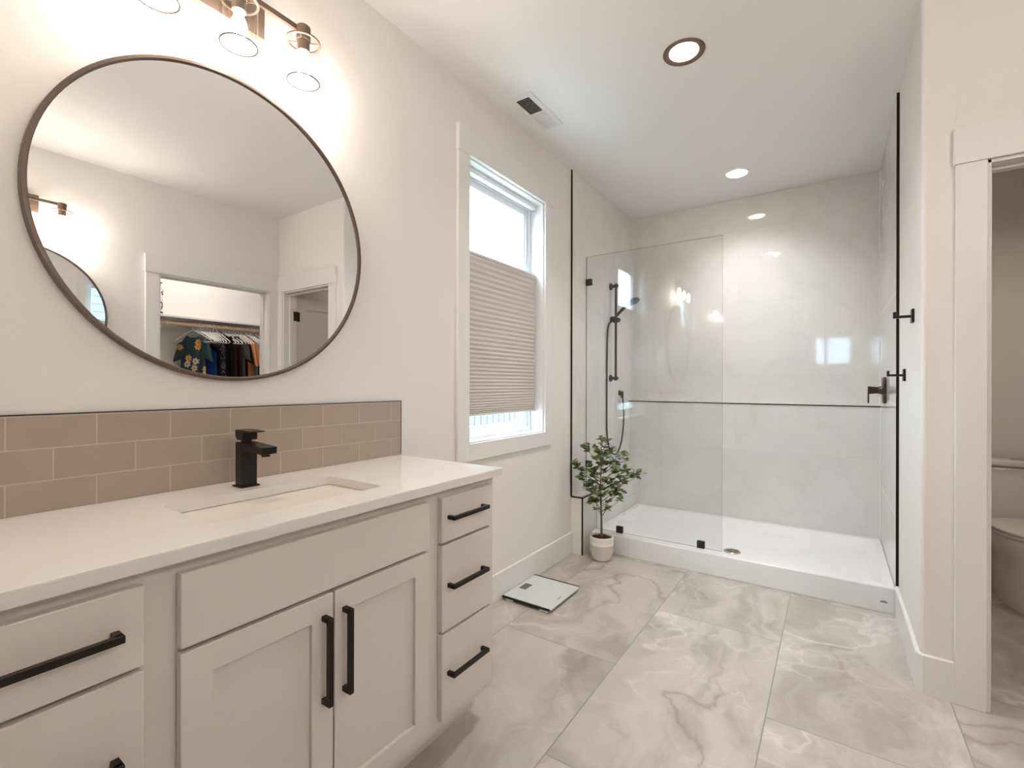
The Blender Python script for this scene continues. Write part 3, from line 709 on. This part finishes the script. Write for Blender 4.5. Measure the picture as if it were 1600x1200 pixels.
# ---- hand shower on slide bar
MB = mat('black_shower_metal', (0.035, 0.035, 0.036), 0.36, 0.3)
t = thing('hand_shower', 'black hand shower on a vertical slide bar behind the glass', 'shower head', (0.01, 3.745, 1.65))
by, bx_ = 3.745, 0.058
bm = bmesh.new(); tube(bm, [(bx_, by, 1.245), (bx_, by, 2.055)], 0.0105, 20); mk('slide_bar', bm, MB, t, smooth=True)
for z in (2.035, 1.265):
    bm = bmesh.new(); lathe(bm, [(0.030, 0.0), (0.028, 0.010), (0.013, 0.020), (0.0125, 0.052), (0.0125, 0.070)], (0.0092, by, z), 28, 'x')
    mk('bar_mount', bm, MB, t, smooth=True)
bm = bmesh.new(); tube(bm, [(bx_-0.004, by, 1.728), (bx_-0.004, by, 1.775)], 0.020, 20)
tube(bm, [(bx_-0.035, by-0.012, 1.765), (bx_, by-0.018, 1.758), (bx_+0.040, by-0.024, 1.742)], [0.019, 0.020, 0.018], 18)
sl = mk('slider', bm, MB, t, smooth=True)
bm = bmesh.new()
p0 = Vector((0.030, by-0.020, 1.745)); p1 = Vector((0.135, by-0.030, 1.838)); p2 = Vector((0.170, by-0.035, 1.862)); 
tube(bm, [p0-Vector((0.012, 0, 0.014)), p0, (p0+p1)/2, p1, p2], [0.009, 0.0115, 0.0125, 0.0135, 0.015], 16)
hc = Vector((0.222, by-0.040, 1.882)); ax = Vector((0.42, -0.05, -0.90)).normalized(); ex, ey = frame_of(ax)
rings = []
for r, h in ((0.020, -0.020), (0.045, -0.016), (0.054, -0.006), (0.056, 0.002), (0.050, 0.008)):
    rings.append([hc+ax*h+(ex*cos(2*pi*k/36)+ey*sin(2*pi*k/36))*r for k in range(36)])
loft(bm, rings)
mk('spray_head', bm, MB, t, smooth=True)
bm = bmesh.new()
def bez(P, n=40):
    out = []
    for i in range(n+1):
        s = i/n; Q = [Vector(p) for p in P]
        while len(Q) > 1: Q = [Q[k].lerp(Q[k+1], s) for k in range(len(Q)-1)]
        out.append(Q[0])
    return out
def catmull(P, n=8):
    P = [Vector(p) for p in P]; P = [P[0]*2-P[1]]+P+[P[-1]*2-P[-2]]; out = []
    for i in range(1, len(P)-2):
        for k in range(n):
            s = k/n; a, b, c, d = P[i-1:i+3]
            out.append(0.5*((2*b)+(c-a)*s+(2*a-5*b+4*c-d)*s*s+(3*b-a-3*c+d)*s**3))
    out.append(P[-2]); return out
hose = catmull([(0.020, by-0.020, 1.735), (0.018, by-0.060, 1.700), (0.018, by-0.082, 1.60), (0.018, by-0.090, 1.40), (0.018, by-0.092, 1.15), (0.018, by-0.092, 0.90), (0.020, by-0.085, 0.78), (0.024, by-0.045, 0.675), (0.030, by+0.030, 0.625), (0.036, by+0.105, 0.635),
                (0.042, by+0.170, 0.72), (0.046, by+0.205, 0.85), (0.046, by+0.212, 0.98), (0.042, by+0.205, 1.07), (0.038, by+0.203, 1.105)])
tube(bm, hose, 0.0068, 12); mk('hose', bm, MB, t, smooth=True)
bm = bmesh.new(); lathe(bm, [(0.024, 0.0), (0.024, 0.006), (0.014, 0.012), (0.014, 0.032)], (0.0092, by+0.203, 1.140), 24, 'x'); tube(bm, [(0.036, by+0.203, 1.150), (0.036, by+0.203, 1.098)], 0.0125, 16)
mk('water_outlet', bm, MB, t, smooth=True)

# ---- shower valve
t = thing('shower_valve', 'dark shower valve with a lever on the right tiled wall', 'shower valve', (1.835, 3.835, 1.183))
bm = bmesh.new(); vy, vz = 3.835, 1.180
loft(bm, [[(x, y, z) for y, z in rrect(vy, vz, h, h*1.04, 0.045*h/0.08, 8)] for x, h in ((1.8345, 0.080), (1.828, 0.082), (1.822, 0.080), (1.819, 0.072))])
mk('face_plate', bm, DARKB, t, smooth=True, ang=0.9)
bm = bmesh.new(); lathe(bm, [(0.030, -0.015), (0.024, -0.03), (0.021, -0.045), (0.024, -0.07), (0.026, -0.085), (0.024, -0.088)], (1.835, vy, vz), 32, 'x')
box(bm, (1.744, vy-0.012, vz-0.085), (1.752, vy+0.012, vz+0.024), 0.003, 2)
mk('lever_handle', bm, DARKB, t, smooth=True)

# ---- robe hooks
def hook(y, z, s, label):
    t = thing('robe_hook', label, 'hook', (1.846, y, z), 'robe hooks on the white end wall')
    boxes('hook_plate', [((1.8365, y-0.024*s, z-0.029*s), (1.8458, y+0.024*s, z+0.029*s))], BLACKM, t, bev=0.0008)
    boxes('hook_arm', [((1.782, y-0.008, z-0.0065), (1.838, y+0.008, z+0.0045)), ((1.775, y-0.008, z-0.0065), (1.786, y+0.008, z+0.021))], BLACKM, t, bev=0.0006)
hook(2.654, 1.512, 1.0, 'upper black robe hook on the white wall end beside the shower')
hook(2.941, 1.262, 1.0, 'lower black robe hook just above the shower valve')

# ---- potted tree
t = thing('potted_tree', 'small leafy potted tree standing at the shower corner', 'plant', (0.233, 3.060, 0))
px, py = 0.233, 3.060
bm = bmesh.new()
lathe(bm, [(0.046, 0.0), (0.058, 0.004), (0.068, 0.020), (0.0765, 0.045), (0.0790, 0.062), (0.0800, 0.063), (0.0805, 0.110), (0.0815, 0.1115), (0.0805, 0.113), (0.0800, 0.145), (0.0815, 0.158), (0.0800, 0.164), (0.0765, 0.166), (0.0725, 0.163), (0.071, 0.150), (0.070, 0.120)], (px, py, 0), 56)
mk('pot', bm, mat('cream_ceramic', (0.79, 0.745, 0.69), 0.5, noise=0.03, nscale=60), t, smooth=True, ang=0.9)
bm = bmesh.new(); lathe(bm, [(0.0705, 0.140), (0.0705, 0.148), (0.05, 0.151), (0.02, 0.153)], (px, py, 0), 40)
for k in range(130):
    a = random.uniform(0, 2*pi); r = 0.066*sqrt(random.random()); s = random.uniform(0.003, 0.007)
    mt = Matrix.Translation((px+r*cos(a), py+r*sin(a), 0.152)) @ Euler((random.random()*3, random.random()*3, random.random()*3)).to_matrix().to_4x4() @ Matrix.Diagonal((s, s, s*0.5, 1))
    bmesh.ops.create_icosphere(bm, subdivisions=1, radius=1, matrix=mt)
mk('soil', bm, mat('bark_soil', (0.055, 0.028, 0.016), 0.95, noise=0.5, nscale=90), t)
# branch tips of the little tree: (x, z) in metres
CL = [(0.032, 0.67), (0.048, 0.648), (0.134, 0.791), (0.111, 0.78), (0.163, 0.773), (0.123, 0.746), (0.059, 0.628), (0.093, 0.618), (0.093, 0.563), (0.116, 0.586), (0.235, 0.819), (0.278, 0.828), (0.221, 0.838), (0.32, 0.759), (0.306, 0.778), (0.395, 0.759), (0.408, 0.715), (0.402, 0.74), (0.341, 0.637), (0.347, 0.657), (0.415, 0.644), (0.448, 0.628), (0.494, 0.64), (0.52, 0.633), (0.348, 0.592), (0.313, 0.614), (0.257, 0.575), (0.271, 0.557), (0.171, 0.572), (0.156, 0.597), (0.149, 0.509), (0.134, 0.534), (0.192, 0.621), (0.2, 0.656), (0.25, 0.667), (0.278, 0.729), (0.242, 0.773), (0.207, 0.77), (0.199, 0.729), (0.306, 0.475), (0.361, 0.482), (0.341, 0.46), (0.375, 0.439), (0.334, 0.498), (0.157, 0.402), (0.134, 0.446), (0.171, 0.43), (0.279, 0.366), (0.272, 0.385), (0.215, 0.37), (0.193, 0.4), (0.207, 0.502), (0.278, 0.511), (0.306, 0.528), (0.375, 0.543), (0.395, 0.558), (0.313, 0.555), (0.134, 0.629), (0.156, 0.658), (0.25, 0.474), (0.25, 0.614), (0.292, 0.671), (0.32, 0.694), (0.347, 0.69), (0.185, 0.701), (0.228, 0.718), (0.264, 0.755), (0.214, 0.463), (0.164, 0.483), (0.119, 0.498)]
trunk = [(px, py, 0.13), (px-0.002, py, 0.22), (px-0.004, py+0.002, 0.31), (px-0.010, py+0.004, 0.42), (px-0.010, py, 0.54), (px-0.006, py+0.005, 0.66), (px-0.008, py, 0.78)]
bmt = bmesh.new(); tube(bmt, catmull(trunk, 6), [0.0088-0.0074*(i/36) for i in range(37)], 10)
bml = bmesh.new(); rnd = random.Random(11)
def leaf_at(bm, base, d, up, L, Wd, mi=0):
    d = d.normalized(); s = d.cross(up).normalized(); nrm = s.cross(d).normalized()
    rows = []
    for i, (tt, ww) in enumerate(((0.0, 0.06), (0.18, 0.60), (0.42, 1.0), (0.68, 0.80), (0.88, 0.38), (1.0, 0.02))):
        droop = -0.16*tt*tt*L
        c = base+d*(tt*L)+nrm*droop
        rows.append([bm.verts.new(c+s*(ww*Wd*k)+nrm*(abs(k)*ww*Wd*0.28)) for k in (-1, -0.0, 1)])
    for a, b in zip(rows, rows[1:]):
        for k in range(2):
            fc = bm.faces.new((a[k], a[k+1], b[k+1], b[k])); fc.material_index = mi; fc.smooth = True
def trunk_pt(z):
    T = [Vector(p) for p in trunk]
    for a, b in zip(T, T[1:]):
        if a.z <= z <= b.z: return a.lerp(b, (z-a.z)/(b.z-a.z))
    return T[-1]
for (tx_, tz_) in CL:
    dist = abs(tx_-px)/0.22
    dy = rnd.uniform(-1, 1)*0.10*(1-0.5*min(1, dist))
    if dist > 0.95: dy = -0.04
    P1 = Vector((tx_-0.25*dy, py+dy, tz_))
    if P1.x < 0.115 and P1.y > 3.03: P1.y = 3.0; P1.x += 0.012
    if P1.x < 0.02: P1.x = 0.03
    zb = max(0.30, min(0.74, P1.z-0.05-0.42*math.hypot(P1.x-px, P1.y-py)))
    P0 = trunk_pt(zb); mid = (P0+P1)/2+Vector((rnd.uniform(-.01, .01), rnd.uniform(-.01, .01), -0.02))
    tube(bmt, bez([P0, mid, P1], 7), [0.0022-0.0014*k/7 for k in range(8)], 5)
    for k in range(rnd.randint(7, 10)):
        a = rnd.uniform(0, 2*pi); base = P1.lerp(P0, rnd.uniform(0, 0.16))+Vector((rnd.uniform(-1, 1), rnd.uniform(-1, 1), rnd.uniform(-1, 1)))*0.008
        dd = (P1-P0).normalized()*0.55+Vector((cos(a), sin(a), rnd.uniform(-0.55, 0.6)))
        upv = Vector((rnd.uniform(-.6, .6), rnd.uniform(-.9, .3), 1)).normalized()
        L = rnd.uniform(0.030, 0.050)
        if base.x+dd.normalized().x*L < 0.02: dd.x = abs(dd.x)
        e_ = base+dd.normalized()*L
        if e_.x < 0.11 and e_.y > 3.01 and e_.z < 0.44: continue
        if e_.y > 3.255: dd.y = -abs(dd.y)
        leaf_at(bml, base, dd, upv, L, L*rnd.uniform(0.27, 0.38), rnd.choice((0, 0, 1, 2)))
trk = mk('trunk', bmt, mat('tree_bark', (0.13, 0.095, 0.065), 0.8, noise=0.25, nscale=80), t, smooth=True, ang=None)
me = bpy.data.meshes.new('foliage'); bml.to_mesh(me); bml.free(); fo = bpy.data.objects.new('foliage', me); COL.objects.link(fo); fo.parent = t; fo.location = -t.location
for nm, c in (('leaf_mid_green', (0.15, 0.20, 0.075)), ('leaf_dark_green', (0.095, 0.135, 0.055)), ('leaf_light_green', (0.21, 0.27, 0.10))):
    m, nt, p = nt_new(nm); p.inputs['Base Color'].default_value = (*c, 1); p.inputs['Roughness'].default_value = 0.42
    tr = nt.nodes.new('ShaderNodeBsdfTranslucent'); tr.inputs[0].default_value = (c[0]*1.6, c[1]*1.7, c[2]*0.9, 1); mx = nt.nodes.new('ShaderNodeMixShader'); mx.inputs[0].default_value = 0.22
    nt.links.new(p.outputs[0], mx.inputs[1]); nt.links.new(tr.outputs[0], mx.inputs[2]); nt.links.new(mx.outputs[0], nt.nodes['Material Output'].inputs[0])
    me.materials.append(m)

# ---- bathroom scale
t = thing('bathroom_scale', 'white glass bathroom scale on the floor by the baseboard', 'scale', (0.172, 2.347, 0))
ax0, ax1, ay0, ay1 = 0.018, 0.330, 2.172, 2.522
bm = bmesh.new(); prism(bm, rrect((ax0+ax1)/2, (ay0+ay1)/2, (ax1-ax0)/2, (ay1-ay0)/2, 0.006, 3), 2, 0.0165, 0.0225)
mk('platform', bm, mat('white_backed_glass', (0.66, 0.70, 0.70), 0.06, spec=0.6), t)
bm = bmesh.new(); box(bm, (ax0+0.012, ay0+0.012, 0.010), (ax1-0.012, ay1-0.012, 0.0165)); mk('housing', bm, WHITEP, t)
for y in (ay0, ay1):
    m = boxes('edge_strip', [((ax0+0.002, y-0.0045, 0.0155), (ax1-0.004, y+0.0045, 0.0240))], BLACKM, t); m['label'] = 'black edge strip'
bm = bmesh.new()
box(bm, (ax0+0.002, ay0-0.0042, 0.0172), (ax1-0.004, ay0-0.0032, 0.0200)); mk('chrome_strip', bm, mat('chrome', (0.8, 0.8, 0.8), 0.15, 1.0), t)
for x, y in ((ax0+0.045, ay0+0.014), (ax1-0.045, ay0+0.014), (ax0+0.045, ay1-0.014), (ax1-0.045, ay1-0.014)):
    boxes('foot', [((x-0.026, y-0.014, 0.0), (x+0.026, y+0.014, 0.011))], WHITEP, t, bev=0.003)
boxes('display', [((0.040, 2.308, 0.0224), (0.086, 2.386, 0.0229))], mat('lcd_grey', (0.13, 0.13, 0.12), 0.15), t)
# small illegible dark maker's mark, as short script-like strokes
bm = bmesh.new()
def stroke(p): tube(bm, [(a, b, 0.0228) for a, b in p], 0.0005, 5)
u0, v0 = 0.300, 2.300
stroke([(u0-0.006, v0+0.002), (u0-0.006, v0+0.008)]); stroke([(u0-0.007, v0+0.005), (u0+0.003, v0+0.005)])
for k in range(5): stroke([(u0+0.003, v0+0.011+k*0.007), (u0-0.002, v0+0.011+k*0.007), (u0-0.002, v0+0.015+k*0.007), (u0+0.003, v0+0.015+k*0.007)])
mk('maker_mark', bm, BLACKM, t)

# ---- toilet
t = thing('toilet', 'white toilet seen through the doorway on the right', 'toilet', (2.49, 3.85, 0))
tx = 2.492
def oval(cy, hx, hyf, hyb, z, n=40, p=2.3):
    out = []
    for k in range(n):
        a = 2*pi*k/n; c, s = cos(a), sin(a)
        x = hx*abs(c)**(2/p)*(1 if c >= 0 else -1); y = (hyb if s > 0 else hyf)*abs(s)**(2/p)*(1 if s >= 0 else -1)
        out.append((tx+x, cy+y, z))
    return out
bm = bmesh.new()
loft(bm, [oval(3.86, 0.150, 0.335, 0.36, 0.0005), oval(3.86, 0.152, 0.338, 0.36, 0.03), oval(3.86, 0.150, 0.325, 0.36, 0.18), oval(3.86, 0.152, 0.325, 0.36, 0.24), oval(3.86, 0.172, 0.345, 0.36, 0.29), oval(3.86, 0.197, 0.362, 0.36, 0.34), oval(3.86, 0.203, 0.368, 0.36, 0.39), oval(3.86, 0.198, 0.362, 0.355, 0.397)])
TP = mat('toilet_porcelain', (0.80, 0.77, 0.73), 0.12)
mk('bowl', bm, TP, t, smooth=True, ang=1.0)
bm = bmesh.new()
loft(bm, [oval(3.80, 0.203, 0.310, 0.15, 0.3985), oval(3.80, 0.206, 0.313, 0.15, 0.403), oval(3.80, 0.206, 0.313, 0.15, 0.412), oval(3.80, 0.200, 0.307, 0.15, 0.415)])
mk('seat', bm, TP, t, smooth=True, ang=0.8)
bm = bmesh.new()
loft(bm, [oval(3.80, 0.201, 0.308, 0.16, 0.4175), oval(3.80, 0.206, 0.313, 0.16, 0.421), oval(3.80, 0.206, 0.313, 0.16, 0.430), oval(3.80, 0.196, 0.303, 0.15, 0.437), oval(3.80, 0.15, 0.25, 0.12, 0.441)])
mk('seat_lid', bm, TP, t, smooth=True, ang=0.8)
boxes('tank', [((tx-0.215, 4.03, 0.38), (tx+0.215, 4.225, 0.722))], TP, t, bev=0.02, seg=4, smooth=True)
boxes('tank_lid', [((tx-0.232, 4.012, 0.725), (tx+0.232, 4.235, 0.760))], TP, t, bev=0.009, seg=3, smooth=True)
boxes('flush_button', [((tx-0.03, 4.10, 0.760), (tx+0.03, 4.14, 0.764))], CHROME, t, bev=0.002)

# ---- closet contents (seen in the mirror)
sh = tag(boxes('closet_shelf', [((3.60, 0.722, 1.812), (3.9295, 3.478, 1.830))], TRIMP, bev=0.0015), 'white shelf above the clothes rod in the closet', 'shelf')
rod = bmesh.new(); tube(rod, [(3.655, 0.722, 1.762), (3.655, 3.478, 1.762)], 0.0165, 20)
rod = tag(mk('closet_rod', rod, WOODR, smooth=True), 'round natural wood clothes rod under the closet shelf', 'clothes rod')
for y in (1.835, 2.640):
    t = thing('shelf_bracket', 'white metal shelf bracket at the left end of the closet rod' if y < 2 else 'white metal shelf bracket between the hangers at the right', 'bracket', (3.75, y, 1.78), 'closet shelf brackets')
    bm = bmesh.new()
    box(bm, (3.62, y-0.010, 1.8075), (3.929, y+0.010, 1.8115)); box(bm, (3.925, y-0.010, 1.52), (3.929, y+0.010, 1.8075))
    tube(bm, [(3.645, y, 1.808), (3.70, y, 1.795), (3.925, y, 1.55)], 0.005, 6); mk('bracket_arm', bm, WHITEP, t)
    bm = bmesh.new(); tube(bm, [(3.655+0.020*cos(a), y, 1.762+0.020*sin(a)) for a in [pi*0.75+k*pi*1.5/10 for k in range(11)]], 0.0032, 6); mk('rod_cradle', bm, WHITEP, t)
RX, RZ = 3.655, 1.762
def hanger_mesh(bm, wid=0.185, r=0.0048):
    # local: rod axis along y at origin, hanger in xz plane
    hk = [(0.0225*cos(a), 0, 0.0225*sin(a)) for a in [radians(200)-k*radians(200+60)/12 for k in range(13)]]
    hk = hk + [(0.006, 0, -0.033), (0, 0, -0.050)]
    tube(bm, hk, r*0.75, 7)
    tri = catmull([(0, 0, -0.050), (0.05, 0, -0.068), (wid*0.8, 0, -0.125), (wid, 0, -0.147), (wid*0.93, 0, -0.163), (0, 0, -0.165), (-wid*0.93, 0, -0.163), (-wid, 0, -0.147), (-wid*0.8, 0, -0.125), (-0.05, 0, -0.068)], 4)
    tube(bm, tri[:-1], r, 7, closed=True)
hb = bmesh.new(); hanger_mesh(hb)
HANG = mat('white_hanger_plastic', (0.82, 0.80, 0.77), 0.4)
hproto = mk('clothes_hanger', hb, HANG, smooth=True)
hy = [(2.060, -0.50, 0), (2.100, -0.40, 1), (2.122, -0.34, 1), (2.146, -0.28, 1), (2.168, -0.24, 1), (2.190, -0.22, 1), (2.214, -0.21, 1), (2.242, -0.2, 1), (2.275, -0.2, 1), (2.330, -0.2, 2), (2.360, -0.2, 2), (2.395, -0.2, 2), (2.432, -0.2, 2), (2.457, -0.2, 2), (2.483, -0.2, 2), (2.510, -0.2, 2), (2.562, -0.2, 2), (2.585, -0.2, 2), (2.615, -0.2, 2), (2.670, -0.2, 2)]
HL = {0: 'white plastic hanger holding the floral top', 1: 'white plastic hanger among the leftmost, low-hanging hangers beside the floral top', 2: 'white plastic hanger among the crowded clothes at the right of the rod'}
HANGER_Z = {}
for i, (y, rz, k) in enumerate(hy):
    o = hproto if i == 0 else hproto.copy()
    if i: COL.objects.link(o)
    o.location = (RX, y, RZ); o.rotation_euler = (0, 0, rz); tag(o, HL[k], 'hanger', 'white plastic clothes hangers')

def fabric(name, c, rough=0.9):
    return mat(name, c, rough, spec=0.15, bump=0.3, bscale=500)
def garment(name, label, cat, y, rz, m, top=0.075, shoulder=0.18, hem=0.195, length=0.62, sleeve=0.0, thick=0.0065, neck=0.06, tilt=0, seed=1, waist=None, x=RX, neckdrop=0.03):
    """a top hung on a hanger; local origin at the rod"""
    rn = random.Random(seed); bm = bmesh.new(); n = 28
    rows = 16; rings = []
    ph = [rn.uniform(0, 6.28) for _ in range(4)]
    for i in range(rows+1):
        s = i/rows
        if s < 0.14:
            q = s/0.14; hw_ = neck+(shoulder-neck)*q; z = -top-0.012-0.062*q**1.1
        else:
            q = (s-0.14)/0.86; hw_ = shoulder*0.92+(hem-shoulder*0.92)*q
            if i == 3: hw_ = shoulder
            z = -top-0.074-(length-0.074)*q
        ring = []
        for k in range(n):
            a = 2*pi*k/n; cx_ = cos(a); sy = sin(a)
            fold = (0.35+0.9*s)*thick*0.55*(sin(cx_*9+ph[0]+s*1.2)+0.6*sin(cx_*17+ph[1]))*min(1, s*4)
            zz = z-(neckdrop*max(0, 1-(cx_*hw_/neck)**2) if i == 0 else 0)+0.008*sin(cx_*7+ph[2])*(1 if i == rows else 0)
            ring.append((cx_*hw_, sy*thick*(0.5+0.8*s)*(1 if abs(cx_) < .99 else .6)+fold, zz))
        rings.append(ring)
    loft(bm, rings)
    if sleeve:
        for sg in (-1, 1):
            rr_ = []
            for j in range(6):
                q = j/5; c = Vector((sg*(shoulder-0.012+0.075*q*sleeve/0.25), 0, -top-0.088-sleeve*0.92*q-0.01)); w_ = 0.062-0.004*q
                rr_.append([(c.x+w_*cos(2*pi*k/14)*0.9, 0.9*thick*sin(2*pi*k/14)+0.003*sin(6*q), c.z+0.035*sg*(-1)*cos(2*pi*k/14)*0.6+0.02*(1-q)) for k in range(14)])
            loft(bm, rr_)
    o = mk(name, bm, m, smooth=True, ang=1.2)
    o.location = (x, y, RZ); o.rotation_euler = (0, tilt, rz)
    return tag(o, label, cat)
# floral print
m, nt, p = nt_new('floral_print'); B = NB(nt)
tc = B.n('ShaderNodeTexCoord'); X = B.xyz(tc.outputs['Object'])
vor = B.n('ShaderNodeTexVoronoi'); vor.voronoi_dimensions = '2D'; vor.inputs['Scale'].default_value = 11.0; vor.inputs['Randomness'].default_value = 0.85
v2 = B.comb(X[0], X[2], 0.0); B.plug(vor.inputs['Vector'], v2)
df_ = B.n('ShaderNodeVectorMath', operation='SUBTRACT'); B.plug(df_.inputs[0], v2); B.plug(df_.inputs[1], vor.outputs['Position'])
dd = B.xyz(df_.outputs[0]); ang = B.m('ARCTAN2', dd[1], dd[0]); pet = B.m('MULTIPLY', B.m('COSINE', B.m('MULTIPLY', ang, 7.0)), 0.07)
dist = vor.outputs['Distance']; rr0 = B.m('ADD', 0.34, pet)
wn2 = B.n('ShaderNodeSeparateColor'); B.plug(wn2.inputs[0], vor.outputs['Color'])
gt = B.m('GREATER_THAN', wn2.outputs[2], 0.30)
fl = B.m('MULTIPLY', gt, B.m('LESS_THAN', dist, rr0)); core = B.m('MULTIPLY', gt, B.m('LESS_THAN', dist, 0.11))
pc = B.mix(B.m('GREATER_THAN', wn2.outputs[0], 0.55), (0.62, 0.36, 0.12, 1), (0.60, 0.52, 0.42, 1))
c = B.mix(fl, (0.022, 0.050, 0.062, 1), pc); c = B.mix(B.m('MULTIPLY', core, 1.0), c, (0.50, 0.20, 0.03, 1))
nt.links.new(c, p.inputs['Base Color']); p.inputs['Roughness'].default_value = 0.85
garment('floral_top', 'dark teal top printed with orange and cream flowers, hung facing out', 'shirt', 2.060, -0.50, m, sleeve=0.17, shoulder=0.122, hem=0.150, length=0.55, neck=0.066, thick=0.016, seed=2, neckdrop=0.05, top=0.085)
CLO = [
 ('blue_shirt', 'bright blue garment hanging right behind the floral top', 'shirt', 2.170, -0.2, (0.015, 0.055, 0.22), dict(shoulder=.17, hem=.20, seed=3, top=.20, length=.5)),
 ('navy_shirt', 'very dark navy garment between the blue and the speckled ones', 'shirt', 2.205, -0.2, (0.012, 0.015, 0.03), dict(shoulder=.17, hem=.20, seed=4, top=.17, length=.55)),
 ('speckled_shirt', 'black garment with fine white speckles', 'shirt', 2.242, -0.2, None, dict(shoulder=.18, hem=.20, seed=5, top=.12)),
 ('black_trousers', 'plain black garment right of the speckled one', 'trousers', 2.290, -0.2, (0.012, 0.011, 0.012), dict(shoulder=.15, hem=.16, neck=.14, seed=6, top=.075)),
 ('black_trousers', 'second plain black garment, touching the maroon one', 'trousers', 2.325, -0.2, (0.014, 0.012, 0.013), dict(shoulder=.16, hem=.17, neck=.14, seed=7, top=.075)),
 ('maroon_trousers', 'dark maroon garment, left one of the pair in the middle of the rod', 'trousers', 2.360, -0.2, (0.050, 0.020, 0.024), dict(shoulder=.17, hem=.18, neck=.15, seed=8, top=.075)),
 ('maroon_trousers', 'darker maroon garment beside the grey raglan tee', 'trousers', 2.395, -0.2, (0.032, 0.012, 0.015), dict(shoulder=.17, hem=.18, neck=.14, seed=9, top=.072)),
 ('grey_tee', 'charcoal grey short-sleeved tee with a white stripe, left of the orange tops', 'shirt', 2.432, -0.2, (0.085, 0.075, 0.07), dict(sleeve=.16, seed=10)),
 ('black_shirt', 'black shirt just left of the orange tops', 'shirt', 2.457, -0.2, (0.012, 0.011, 0.011), dict(sleeve=.2, seed=11)),
 ('orange_tee', 'pale orange short-sleeved top, left of the two', 'shirt', 2.483, -0.2, (0.66, 0.30, 0.15), dict(sleeve=.22, seed=12, shoulder=.19)),
 ('orange_tee', 'deeper orange top, right of the two', 'shirt', 2.510, -0.2, (0.60, 0.23, 0.085), dict(sleeve=.22, seed=13, shoulder=.20)),
 ('sage_tee', 'grey green tee just right of the orange tops', 'shirt', 2.562, -0.2, (0.33, 0.31, 0.27), dict(sleeve=.18, seed=14)),
 ('dark_shirt', 'dark brown shirt between two grey tees', 'shirt', 2.585, -0.2, (0.045, 0.038, 0.033), dict(sleeve=.18, seed=15)),
 ('light_grey_tee', 'light grey tee second from the right doorway edge', 'shirt', 2.615, -0.2, (0.50, 0.48, 0.45), dict(sleeve=.18, seed=16)),
 ('black_patterned_shirt', 'black and white shirt against the right doorway edge', 'shirt', 2.670, -0.2, None, dict(sleeve=.18, seed=17)),
]
def speckle(name, base, fleck, sc, th):
    m, nt, p = nt_new(name); B = NB(nt); tc = B.n('ShaderNodeTexCoord')
    n = B.noise(tc.outputs['Object'], sc, 2, 0.5)
    c = B.mix(B.m('GREATER_THAN', n, th), (*base, 1), (*fleck, 1)); nt.links.new(c, p.inputs['Base Color']); p.inputs['Roughness'].default_value = 0.9
    return m
SPK = speckle('speckled_black', (0.015, 0.015, 0.016), (0.4, 0.4, 0.4), 90, 0.60)
for nm, lb, ct, y, rz, c, kw in CLO:
    garment(nm, lb, ct, y, rz, SPK if c is None else fabric('cloth_'+nm+str(kw['seed']), c), **kw)
t = speckle('leopard_print', (0.75, 0.73, 0.70), (0.02, 0.018, 0.016), 42, 0.56)
bm = bmesh.new(); box(bm, (3.72, 1.50, 1.8305), (3.90, 1.836, 2.16), 0.02, 3)
tag(mk('storage_basket', bm, t, smooth=True), 'black and white spotted fabric basket at the left end of the closet shelf', 'basket')
# closet ceiling lamp (real room light, out of the doorway's view)
t = thing('closet_light', 'flush ceiling light inside the closet, hidden above the doorway', 'ceiling light', (3.42, 2.1, ZC))
bm = bmesh.new(); lathe(bm, [(0.14, 0), (0.14, -0.03), (0.12, -0.05), (0.06, -0.058)], (3.42, 2.1, ZC-0.0005), 40); mk('diffuser', bm, CANM, t, smooth=True)
ld = bpy.data.lights.new('light_source', 'AREA'); ld.shape = 'DISK'; ld.size = 0.24; ld.energy = 1.8; ld.color = (1, 0.93, 0.85)
lo = bpy.data.objects.new('light_source', ld); COL.objects.link(lo); lo.parent = t; lo.location = (0, 0, -0.065)

t = thing('toilet_fill_light', 'added fill lamp shaped as a flush ceiling light, unseen above the toilet room door head', 'ceiling light', (2.40, 3.45, ZC))  # added unseen lamp that lifts the otherwise unlit toilet room
bm = bmesh.new(); lathe(bm, [(0.11, 0), (0.11, -0.02), (0.09, -0.035), (0.04, -0.042)], (2.40, 3.45, ZC-0.0005), 40); mk('diffuser', bm, WHITEP, t, smooth=True)
ld = bpy.data.lights.new('light_source', 'AREA'); ld.shape = 'DISK'; ld.size = 0.18; ld.energy = 1.2; ld.spread = radians(120); ld.color = (1, 0.84, 0.66)
lo = bpy.data.objects.new('light_source', ld); COL.objects.link(lo); lo.parent = t; lo.location = (0, 0, -0.05)
